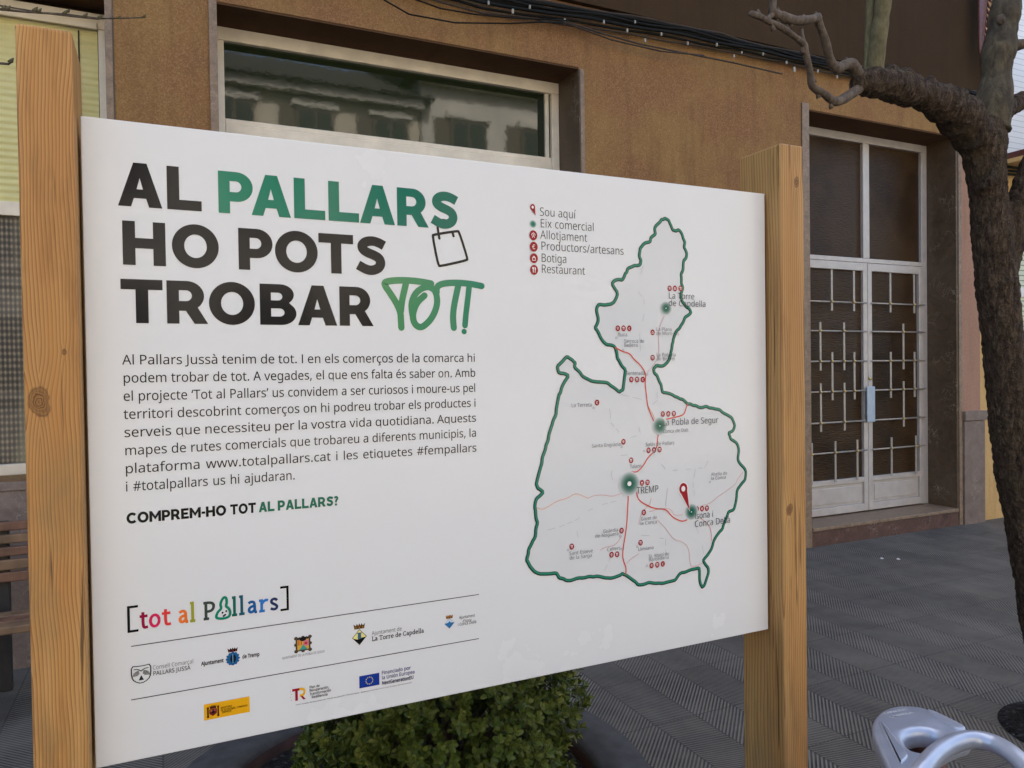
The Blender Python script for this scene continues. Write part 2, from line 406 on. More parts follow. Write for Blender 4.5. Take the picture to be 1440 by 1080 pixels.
def m_net():
    t = NT('woven_net_curtain'); v = t.coords(); s = t.sep(v)
    wx = t.math('SINE', t.math('MULTIPLY', s[0], 2*math.pi/0.021)); wz = t.math('SINE', t.math('MULTIPLY', s[2], 2*math.pi/0.034))
    n = t.noise(v, 26, 5, 0.7)
    h = t.math('ADD', t.math('MULTIPLY', wx, 0.3), t.math('ADD', t.math('MULTIPLY', wz, 0.25), n))
    base = t.ramp(h, [(0.25, (0.018, 0.014, 0.010)), (0.65, (0.10, 0.073, 0.046)), (1.0, (0.22, 0.175, 0.115))])
    st = t.ramp(t.noise(t.mapping(v, (5, 1, 0.25)), 2.0, 4), [(0.48, 0.0), (0.62, 0.6)])
    base = t.mix(st, base, (0.22, 0.20, 0.11))
    return t.out(base, 0.5, 0, 0.5, 0.3)
M['net'] = m_net()
def m_roller():
    t = NT('white_rolling_shutter'); s = t.sep(t.coords())
    wv = t.math('FRACT', t.math('DIVIDE', s[2], 0.055))
    base = t.mix(t.ramp(wv, [(0.86, 0.0), (0.92, 1.0)]), (0.78, 0.78, 0.78), (0.5, 0.5, 0.5))
    t.bump(wv, 0.3, 0.006)
    return t.out(base, 0.5)
M['roller'] = m_roller()
def m_louvre():
    t = NT('pale_green_louvres'); s = t.sep(t.coords())
    wv = t.math('FRACT', t.math('DIVIDE', s[2], 0.05))
    base = t.mix(t.ramp(wv, [(0.7, 0.0), (0.85, 1.0)]), (0.62, 0.66, 0.50), (0.22, 0.25, 0.17))
    t.bump(wv, 0.5, 0.01)
    return t.out(base, 0.5)
M['louvre'] = m_louvre()
M['cream_house'] = stucco('cream_render', (0.50, 0.465, 0.40), (0.56, 0.52, 0.45), (0.6, 0.57, 0.5), 0.2)
M['grey_house'] = stucco('grey_render', (0.50, 0.44, 0.34), (0.56, 0.50, 0.39), (0.6, 0.55, 0.45), 0.2)
M['house_shutter'] = plain('brown_shutter', (0.10, 0.075, 0.055), 0.6)
M['roof_tile'] = plain('old_roof_tile', (0.04, 0.036, 0.026), 0.85, 0, 0.4, 20, 0.6)
M['hill'] = plain('wooded_hillside', (0.022, 0.030, 0.014), 0.95, 0, 0.5, 0.6, 0)
M['asphalt'] = plain('asphalt', (0.06, 0.06, 0.062), 0.85, 0, 0.25, 90, 0.4)

# ================================================================== GROUND
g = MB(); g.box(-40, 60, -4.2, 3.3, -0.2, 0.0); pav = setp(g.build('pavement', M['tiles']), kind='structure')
g = MB(); g.box(-40, 60, -9.5, -4.2, -0.2, -0.12); setp(g.build('road', M['asphalt']), kind='structure')
g = MB(); g.add([(-300, -300, -0.21), (300, -300, -0.21), (300, 300, -0.21), (-300, 300, -0.21)], [(0, 1, 2, 3)]); setp(g.build('ground', M['asphalt']), kind='structure')
g = MB(); hv = []; hf = []
NH = 60
for i in range(NH+1):
    x = -120+240*i/NH
    for j, (y, z) in enumerate(((-26, 0), (-40, 9), (-70, 24), (-110, 34))):
        hv.append((x, y, z+(noise.noise(Vector((x*0.06, y*0.05, 2)))*4 if j else 0)))
for i in range(NH):
    for j in range(3): hf.append((i*4+j, i*4+j+1, i*4+4+j+1, i*4+4+j))
g.add(hv, hf); setp(g.build('hill', M['hill']), kind='structure')

# ================================================================== BUILDING
bld = setp(empty('apartment_building', (3.0, YF, 0)), 'brown stuccoed building front with marble edged windows and a glazed door behind the board', 'building')
OPEN = [(-2.75, -0.135, 0.95, 3.55), (0.41, 2.74, 0.95, 3.56), (4.87, 6.69, 0.0, 3.56)]
def wall_mesh(x0, x1, z0, z1, openings, y):
    mb = MB(); xs = sorted(set([x0, x1]+[q for o in openings for q in o[:2] if x0 < q < x1])); zs = sorted(set([z0, z1]+[q for o in openings for q in o[2:] if z0 < q < z1]))
    for i in range(len(xs)-1):
        for j in range(len(zs)-1):
            cx, cz = (xs[i]+xs[i+1])/2, (zs[j]+zs[j+1])/2
            if any(o[0] < cx < o[1] and o[2] < cz < o[3] for o in openings): continue
            mb.box(xs[i], xs[i+1], y, y+0.40, zs[j], zs[j+1])
    return mb
mb = wall_mesh(-12.0, 6.76, -0.1, 9.4, OPEN, YF)
mb.build('wall', M['stucco'], bld)
mb = MB(); mb.box(6.76, 7.03, YF, YF+0.4, -0.1, 9.4); mb.build('pilaster', M['stucco_pink'], bld)
mb = MB(); mb.box(-12, 7.03, YF+0.41, YF+9, 0, 9.3); mb.build('building_core', M['dark_room'], bld)
mb = MB(); mb.box(-12, 6.985, YF-0.045, YF-0.002, 3.985, 9.35); mb.build('fascia_band', M['fascia'], bld)
mb = MB(); mb.box(-12, 7.3, YF-0.5, YF+9.3, 9.42, 9.7); mb.build('roof', M['roof_tile'], bld)
mb = MB(); mb.tube([(6.995, YF-0.06, 9.3), (6.995, YF-0.06, 4.0)], 0.014, 8); mb.build('corner_pipe', M['black_metal'], bld)
# plinth
mb = MB(); mb.box(-12, 4.785, YF-0.022, YF-0.002, -0.05, 0.94); mb.build('plinth', M['marble_grey'], bld)
mb = MB(); mb.box(6.765, 7.055, YF-0.03, YF-0.002, -0.05, 0.955); pl = mb.build('plinth', M['marble_grey'], bld, bevel=0.004)
mb = MB(); mb.box(6.76, 7.075, YF-0.042, YF-0.002, 0.958, 1.045); mb.build('plinth_cap', M['marble_grey'], pl, bevel=0.004)

YD = YF+DR
# ---- recess linings
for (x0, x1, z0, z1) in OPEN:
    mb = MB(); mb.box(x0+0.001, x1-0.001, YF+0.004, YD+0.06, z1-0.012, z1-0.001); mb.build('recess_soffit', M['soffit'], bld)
def jamb(xa, xb, z0, z1, mat=M['marble_dark']):
    mb = MB(); mb.box(xa, xb, YF-0.006, YD+0.02, z0, z1); mb.build('jamb', mat, bld, bevel=0.003)
def edge(xa, xb, z0, z1):
    mb = MB(); mb.box(xa, xb, YF-0.013, YF-0.0062, z0, z1); mb.build('jamb_edge', M['marble_trim'], bld, bevel=0.002)
jamb(-0.138, -0.098, 0.9, 3.62); edge(-0.139, -0.105, 0.9, 3.621)
jamb(0.372, 0.413, 0.9, 3.66); edge(0.371, 0.414, 0.9, 3.661)
jamb(2.737, 2.775, 0.9, 3.545); edge(2.744, 2.776, 0.9, 3.546)
jamb(4.80, 4.8735, 0.0, 3.60); edge(4.799, 4.8745, 0.0, 3.601)
jamb(6.688, 6.757, 0.0, 3.545); edge(6.715, 6.758, 0.0, 3.546)
# inner sides in dark marble, and their paler front edges stand a little proud

# ---- left window with blind
win = MB()
x0, x1 = -2.75, -0.139
win.box(x0, x1, YD, YD+0.05, 3.415, 3.50); win.box(x1-0.05, x1, YD, YD+0.05, 0.95, 3.414); win.box(x0, x1-0.052, YD, YD+0.05, 2.345, 2.42)
win.box(x0, x1-0.052, YD, YD+0.05, 0.95, 1.01)
win.box(x0, x1-0.052, YD-0.02, YD-0.001, 3.405, 3.44)
w1 = win.build('window', M['alu_old'], bld, bevel=0.005); w1['label'] = 'window with a yellow green blind above a woven net curtain'
mb = MB(); mb.box(x0, x1-0.055, YD+0.03, YD+0.045, 2.42, 3.412); mb.build('blind', M['blind'], w1)
mb = MB(); mb.tube([(-0.285, YD+0.024, 3.40), (-0.287, YD+0.024, 2.9), (-0.284, YD+0.024, 2.44)], 0.004, 6); mb.build('blind_cord', M['bench_dark'], w1)
mb = MB(); mb.box(x0, x1-0.055, YD+0.03, YD+0.045, 1.012, 2.343); mb.build('net_curtain', M['net'], w1)
mb = MB(); mb.box(x0, x1-0.05, YF-0.03, YD, 0.905, 0.948); mb.build('window_sill', M['marble_grey'], bld, bevel=0.004)

# ---- middle window
win = MB(); x0, x1 = 0.414, 2.736
win.box(x0, x1, YD, YD+0.05, 3.468, 3.547); win.box(x0, x0+0.055, YD, YD+0.05, 0.95, 3.467); win.box(x1-0.06, x1, YD, YD+0.05, 0.95, 3.467)
win.box(x0+0.056, x1-0.061, YD, YD+0.05, 2.90, 2.975); win.box(x0+0.056, x1-0.061, YD+0.012, YD+0.05, 2.976, 3.01)
win.box(x0+0.056, x1-0.061, YD+0.012, YD+0.05, 2.86, 2.899); win.box(x0+0.056, x1-0.061, YD, YD+0.05, 0.95, 1.02)
win.box(x1-0.105, x1-0.075, YD+0.014, YD+0.05, 3.011, 3.467)  # pale upright stands in for a bright reflection at the pane's right edge
win.box(1.55, 1.61, YD+0.003, YD+0.05, 1.021, 2.859)
w2 = win.build('window', M['alu_old'], bld, bevel=0.005); w2['label'] = 'wide window whose top pane mirrors the houses opposite'
mb = MB(); mb.box(x0+0.05, x1-0.055, YD+0.032, YD+0.042, 3.005, 3.47); mb.build('pane', M['glass'], w2)
mb = MB(); mb.box(x0+0.05, x1-0.055, YD+0.032, YD+0.042, 1.0, 2.865); mb.build('pane', M['glass'], w2)
mb = MB(); mb.box(x0, x1, YF-0.03, YD, 0.905, 0.948); mb.build('window_sill', M['marble_grey'], bld, bevel=0.004)

# ---- entrance door
mb = MB(); mb.box(4.876, 6.687, YF-0.012, YD+0.06, -0.05, 0.125); st = mb.build('doorstep', M['marble_red'], bld, bevel=0.004)
mb = MB(); mb.box(4.876, 6.687, YF-0.024, YD+0.06, 0.128, 0.158); mb.build('step_slab', M['marble_trim'], st, bevel=0.005)
x0, x1, XM0, XM1 = 4.876, 6.686, 5.802, 5.945
ZT0, ZT1 = 2.345, 2.445
d = MB()
d.box(x0, x1, YD, YD+0.06, 3.478, 3.546); d.box(x0, x0+0.06, YD, YD+0.06, 0.16, 3.477); d.box(x1-0.075, x1, YD, YD+0.06, 0.16, 3.477)
d.box(x0+0.061, x1-0.076, YD, YD+0.06, ZT0+0.06, ZT1); d.box(5.835, 5.915, YD, YD+0.06, ZT1+0.001, 3.477)
door = d.build('door', M['alu'], bld, bevel=0.004); door['label'] = 'double door of pale metal with rippled brown glass and a crossed bar grille'
def leaf(xa, xb):
    l = MB(); y0, y1 = YD-0.012, YD+0.04; f = 0.052
    l.box(xa, xa+f, y0, y1, 0.17, ZT0+0.055); l.box(xb-f, xb, y0, y1, 0.17, ZT0+0.055)
    l.box(xa+f, xb-f, y0, y1, ZT0-0.015, ZT0+0.055); l.box(xa+f, xb-f, y0, y1, 0.17, 0.235); l.box(xa+f, xb-f, y0, y1, 0.43, 0.475)
    l.box(xa+f+0.001, xb-f-0.001, y0+0.018, y1, 0.236, 0.429)
    l.box(xa+f+0.03, xb-f-0.03, y0+0.010, y0+0.0175, 0.262, 0.402)
    l.build('door_leaf', M['alu'], door, bevel=0.004)
    mb = MB(); mb.box(xa+f-0.01, xb-f+0.01, YD+0.016, YD+0.024, 0.47, ZT0); mb.build('pane', M['glass_tex'], door)
leaf(4.937, 5.868); leaf(5.874, 6.608)
mb = MB(); mb.box(x0+0.055, 5.84, YD+0.03, YD+0.038, ZT1-0.005, 3.48); mb.build('pane', M['glass_tex'], door)
mb = MB(); mb.box(5.91, x1-0.07, YD+0.03, YD+0.038, ZT1-0.005, 3.48); mb.build('pane', M['glass_tex'], door)
ZBARS = (2.04, 1.785, 1.52, 1.255, 0.985, 0.72)
def grille(xa, xb, c1, c2, c3):
    for z in ZBARS:
        b = MB(); b.tube([(xa, YD-0.032, z), (xb, YD-0.032, z)], 0.0075, 8); b.build('grille_bar', M['bar'], door, smooth=True)
    def v(xs, z0, z1, rows):
        for x in xs:
            b = MB(); b.box(x-0.011, x+0.011, YD-0.047, YD-0.040, z0, z1); b.build('grille_upright', M['bar'], door, bevel=0.002)
            for r in rows:
                b = MB(); b.tube([(x, YD-0.048, ZBARS[r]), (x, YD-0.058, ZBARS[r])], [0.014, 0.008], 10); b.build('grille_bead', M['brass'], door, smooth=True)
    v(c1, 1.96, 2.32, (0,)); v(c2, 1.44, 1.86, (1, 2)); v(c1, 1.18, 1.60, (2, 3)); v(c2, 0.91, 1.33, (3, 4)); v(c3, 0.46, 0.82, (5,))
grille(4.95, 5.83, (5.12, 5.39, 5.66), (4.99, 5.25, 5.535), (5.14, 5.42, 5.69))
grille(5.90, 6.60, (6.125, 6.445), (6.295,), (6.13, 6.46))
mb = MB(); mb.box(5.815, 5.915, YD-0.05, YD-0.036, 0.97, 1.29); mb.build('push_plate', M['alu_blue'], door, bevel=0.006)
mb = MB(); mb.tube([(5.885, YD-0.013, 1.36), (5.885, YD-0.028, 1.36)], 0.014, 12); mb.build('door_lock', M['brass'], door, smooth=True)

# ================================================================== CABLES ON THE WALL
cab = setp(empty('cable_bundle', (4.0, YF-0.05, 3.86)), 'bundle of black cables clipped along the bottom of the dark brown band', 'cable')
YC = YF-0.062
base = [(-6.0, 4.6), (-3.0, 4.5), (-0.6, 4.25), (0.5, 4.02), (1.25, 3.885), (2.0, 3.85), (2.8, 3.895), (3.6, 3.925), (4.4, 3.925), (5.3, 3.925), (6.2, 3.935), (6.95, 3.93)]
rg = random.Random(5)
for i, (dy, dz, r, mt) in enumerate(((0.0, 0.030, .013, 'b'), (0.004, 0.006, .015, 'b'), (-0.012, -0.018, .011, 'b'), (0.010, -0.036, .008, 'b'), (-0.006, 0.046, .007, 'g'), (0.014, -0.055, .006, 'g'), (-0.012, 0.016, .009, 'b'))):
    pts = []
    for j in range(len(base)-1):
        for q in range(5):
            t = q/5; x = base[j][0]+(base[j+1][0]-base[j][0])*t; z = base[j][1]+(base[j+1][1]-base[j][1])*t
            sag = -0.02*math.sin(math.pi*((x*1.3+i*0.21) % 1.0))*(0.4+0.25*i)
            pts.append((x, YC+dy+rg.uniform(-.003, .003), z+dz*(1.15 if x < 4 else .9)+sag*.5))
    pts.append((6.97, YC+dy, base[-1][1]+dz)); 
    if i < 2: pts += [(7.05, YC+dy+0.0, base[-1][1]+dz-0.05), (7.075, YC+dy+0.02, base[-1][1]+dz-0.2), (7.07, YC+dy+0.05, base[-1][1]-0.42)]
    b = MB(); b.tube(pts, r, 8); b.build('cable', M['black_rubber'] if mt == 'b' else M['grey_rubber'], cab, smooth=True)
for pts in (((-300, -330), (150, -180), (420, -60), (530, -6), (575, 20), (640, 32), (720, 33), (757, 31), (800, 32)), ((-280, -340), (200, -170), (460, -55), (570, -6), (620, 12), (667, 20), (720, 25), (763, 27), (800, 29))):
    b = MB(); b.tube([at(px, py, YC-0.03) for px, py in pts], .005, 6); b.build('cable', M['black_rubber'], cab, smooth=True)
for pts in (((800, 32), (850, 48), (900, 62), (960, 74), (1030, 88), (1100, 104)), ((790, 30), (860, 56), (930, 72), (990, 78))):
    b = MB(); b.tube([at(px, py, YC-0.03) for px, py in pts], .006, 6); b.build('cable', M['grey_rubber'], cab, smooth=True)
for px, py, sz in ((687, 4, 1), (721, 16, 1.2), (745, 10, .9), (794, 29, 1), (849, 31, 1), (893, 31, .9), (882, 43, 1), (907, 57, 1.1), (930, 48, .9), (967, 61, 1), (1008, 63, 1), (1032, 79, 1), (1043, 74, .8), (1073, 76, .9), (1106, 88, 1), (1117, 98, 1.6), (1150, 100, 1), (1177, 108, 1)):
    p = at(px, py, YC-0.022); b = MB(); b.box(p.x-.006*sz, p.x+.006*sz, p.y-.006, p.y+.006, p.z-.013*sz, p.z+.013*sz); b.build('clip', M['clip'], cab, bevel=0.003)

# ================================================================== BENCH
ben = setp(empty('slatted_bench', (-1.4, 2.8, 0)), 'wooden slatted bench under the left window behind the left post', 'bench')
XB0, XB1 = -2.3, -0.40
for (z0, z1, m) in ((.760, .802, 'bench_red'), (.700, .742, 'bench_ochre'), (.641, .684, 'bench_red'), (.576, .625, 'bench_ochre'), (.520, .566, 'bench_red')):
    b = MB(); b.box(XB0, XB1, 2.84, 2.865, z0, z1); b.build('back_slat', M[m], ben, bevel=0.006)
for (y0, y1, m) in ((2.47, 2.545, 'bench_ochre'), (2.56, 2.635, 'bench_red'), (2.65, 2.725, 'bench_ochre')):
    b = MB(); b.box(XB0, XB1, y0, y1, .38, .415); b.build('seat_slat', M[m], ben, bevel=0.006)
for x in (-2.1, -0.62):
    b = MB(); b.box(x, x+.05, 2.49, 2.54, 0, .379); b.box(x, x+.05, 2.541, 2.86, .335, .379); b.box(x, x+.05, 2.866, 2.905, 0, .80); b.build('leg_frame', M['bench_dark'], ben, bevel=0.006)

# ================================================================== NEIGHBOURING HOUSE
nb = setp(empty('ochre_house', (9.0, YF, 0)), 'ochre house at the right with a white shuttered balcony behind the tree', 'house')
mb = wall_mesh(7.035, 16, -0.1, 8.6, [(7.58, 8.9, 1.45, 2.93), (7.36, 9.2, 3.46, 5.75)], YF+0.02); mb.build('wall', M['orange_wall'], nb)
mb = MB(); mb.box(7.04, 16, YF+0.43, YF+9, 0, 8.5); mb.build('building_core', M['dark_room'], nb)
mb = MB(); mb.box(7.04, 16, YF-0.3, YF+9, 8.62, 8.9); mb.build('roof', M['roof_tile'], nb)
f = MB(); f.box(7.58, 7.63, YF+0.05, YF+0.12, 1.45, 2.93); f.box(7.631, 8.9, YF+0.05, YF+0.12, 2.87, 2.93); f.box(7.631, 8.9, YF+0.05, YF+0.12, 1.45, 1.52); f.box(7.631, 8.9, YF+0.05, YF+0.12, 2.13, 2.22)
fw = f.build('window', M['white'], nb, bevel=0.004)
for z0, z1 in ((1.521, 2.129), (2.221, 2.869)):
    b = MB(); b.box(7.632, 8.9, YF+0.07, YF+0.11, z0, z1); b.build('louvre', M['louvre'], fw)
b = MB(); b.box(7.36, 9.2, YF+0.06, YF+0.10, 3.46, 5.75); b.build('rolling_shutter', M['roller'], nb)
bal = MB(); bal.box(7.33, 9.4, YF-0.42, YF+0.018, 3.40, 3.455); bal = bal.build('balcony', M['red_metal'], nb, bevel=0.005)
b = MB(); b.box(7.33, 9.4, YF-0.40, YF+0.01, 3.36, 3.398); b.build('balcony_slab', M['orange_wall'], bal)
rl = MB(); rl.box(7.33, 9.4, YF-0.41, YF-0.38, 4.38, 4.41); rl.box(7.33, 9.4, YF-0.405, YF-0.385, 3.50, 3.52)
for i in range(18): rl.box(7.335+i*.115, 7.35+i*.115, YF-0.402, YF-0.388, 3.456, 4.379)
rl.box(7.335, 7.36, YF-0.379, YF+0.015, 4.38, 4.41)
rl.build('railing', M['black_metal'], bal)
b = MB(); b.tube([(7.265, YF-0.045, 8.5), (7.265, YF-0.045, 3.2), (7.265, YF-0.045, 2.6)], 0.042, 16); b.build('downpipe', M['white'], nb, smooth=True)
gb = MB(); gl = MB()
for (py, x) in ((238, 1365), (243, 1365), (233, 1380)):
    gl.tube([at(x, py-3, YF-0.03), at(1410, py+1, YF-0.03), at(1460, py+6, YF-0.03)], .012, 6)
gl.build('cable', M['black_rubber'], nb, smooth=True)
def z5(x, y): return (960+x/3.0, y/3.0)
gi = setp(empty('iron_grille', tuple(at(1385, 50, YF-0.15))), 'dark red iron grille of hooked bars at the top right beside the white downpipe', 'grille', None)
tops = [(1248, -40), (1252, -40), (1256, -40), (1260, -40), (1265, -40), (1269, -40), (1273, -40), (1277, -40), (1281, -40), (1286, -40), (1290, -40)]
for i in range(11):
    yb = 285-i*27.5; xb = 1258+i*2.6
    P = [at(*z5(xb-8, -60), YF-0.14), at(*z5(xb-6, yb-90), YF-0.14), at(*z5(xb-1, yb-36), YF-0.14), at(*z5(xb+8, yb-12), YF-0.14), at(*z5(xb+24, yb+2), YF-0.13)]
    b = MB(); b.tube(P, [.011, .011, .013, .012, .008], 8); b.build('hooked_bar', M['red_metal'], gi, smooth=True)

# ================================================================== HOUSES ACROSS THE STREET
def opposite(x0, x1, zt, mat, label, wins):
    h = setp(empty('street_house', ((x0+x1)/2, -9.6, 0)), label, 'house', 'houses across the street')
    b = MB(); b.box(x0, x1, -16, -9.6, -0.15, zt); b.build('wall', mat, h)
    r = MB(); r.add([(x0-.3, -9.2, zt+.002), (x1+.3, -9.2, zt+.002), (x1+.3, -13, zt+1.9), (x0-.3, -13, zt+1.9), (x0-.3, -16.3, zt), (x1+.3, -16.3, zt)], [(0, 1, 2, 3), (3, 2, 5, 4), (0, 3, 4), (1, 5, 2), (0, 4, 5, 1)]); r.build('roof', M['roof_tile'], h)
    g_ = MB(); g_.box(x0-.05, x1+.05, -9.599, -9.35, zt-.22, zt-.002); g_.box(x0+.001, x1-.001, -9.599, -9.52, 3.35, 3.5); g_.build('cornice', M['cream_house'], h)
    for (wx, wz, ww, wh) in wins:
        f = MB(); f.box(wx, wx+ww, -9.599, -9.54, wz, wz+wh); f = f.build('window', M['house_shutter'], h)
        q = MB(); q.box(wx+.08, wx+ww/2-.03, -9.539, -9.53, wz+.08, wz+wh-.08); q.build('pane', M['glass'], f)
        q = MB(); q.box(wx+ww/2+.03, wx+ww-.08, -9.539, -9.53, wz+.08, wz+wh-.08); q.build('pane', M['glass'], f)
        q = MB(); q.box(wx-.12, wx+ww+.12, -9.599, -9.42, wz-.12, wz-.001); q.box(wx-.10, wx+ww+.10, -9.599, -9.50, wz+wh+.001, wz+wh+.16); q.build('sill', M['cream_house'], f)
        q = MB(); q.box(wx-.42*ww, wx-.02, -9.599, -9.55, wz, wz+wh); q.build('shutter', M['house_shutter'], f)
opposite(-9.0, 0.5, 8.6, M['cream_house'], 'cream rendered house across the street, far left', [(-7.5+i*2.2, z, 1.0, 1.5) for i in range(4) for z in (1.2, 3.8, 6.3)])
opposite(0.55, 6.0, 8.2, M['grey_house'], 'grey rendered house across the street', [(1.2+i*1.8, z, .9, 1.5) for i in range(3) for z in (1.2, 3.8, 6.2)])
opposite(6.05, 13.0, 8.9, M['cream_house'], 'cream rendered house across the street, far right', [(6.8+i*2.0, z, 1.0, 1.5) for i in range(3) for z in (1.2, 3.8, 6.4)])


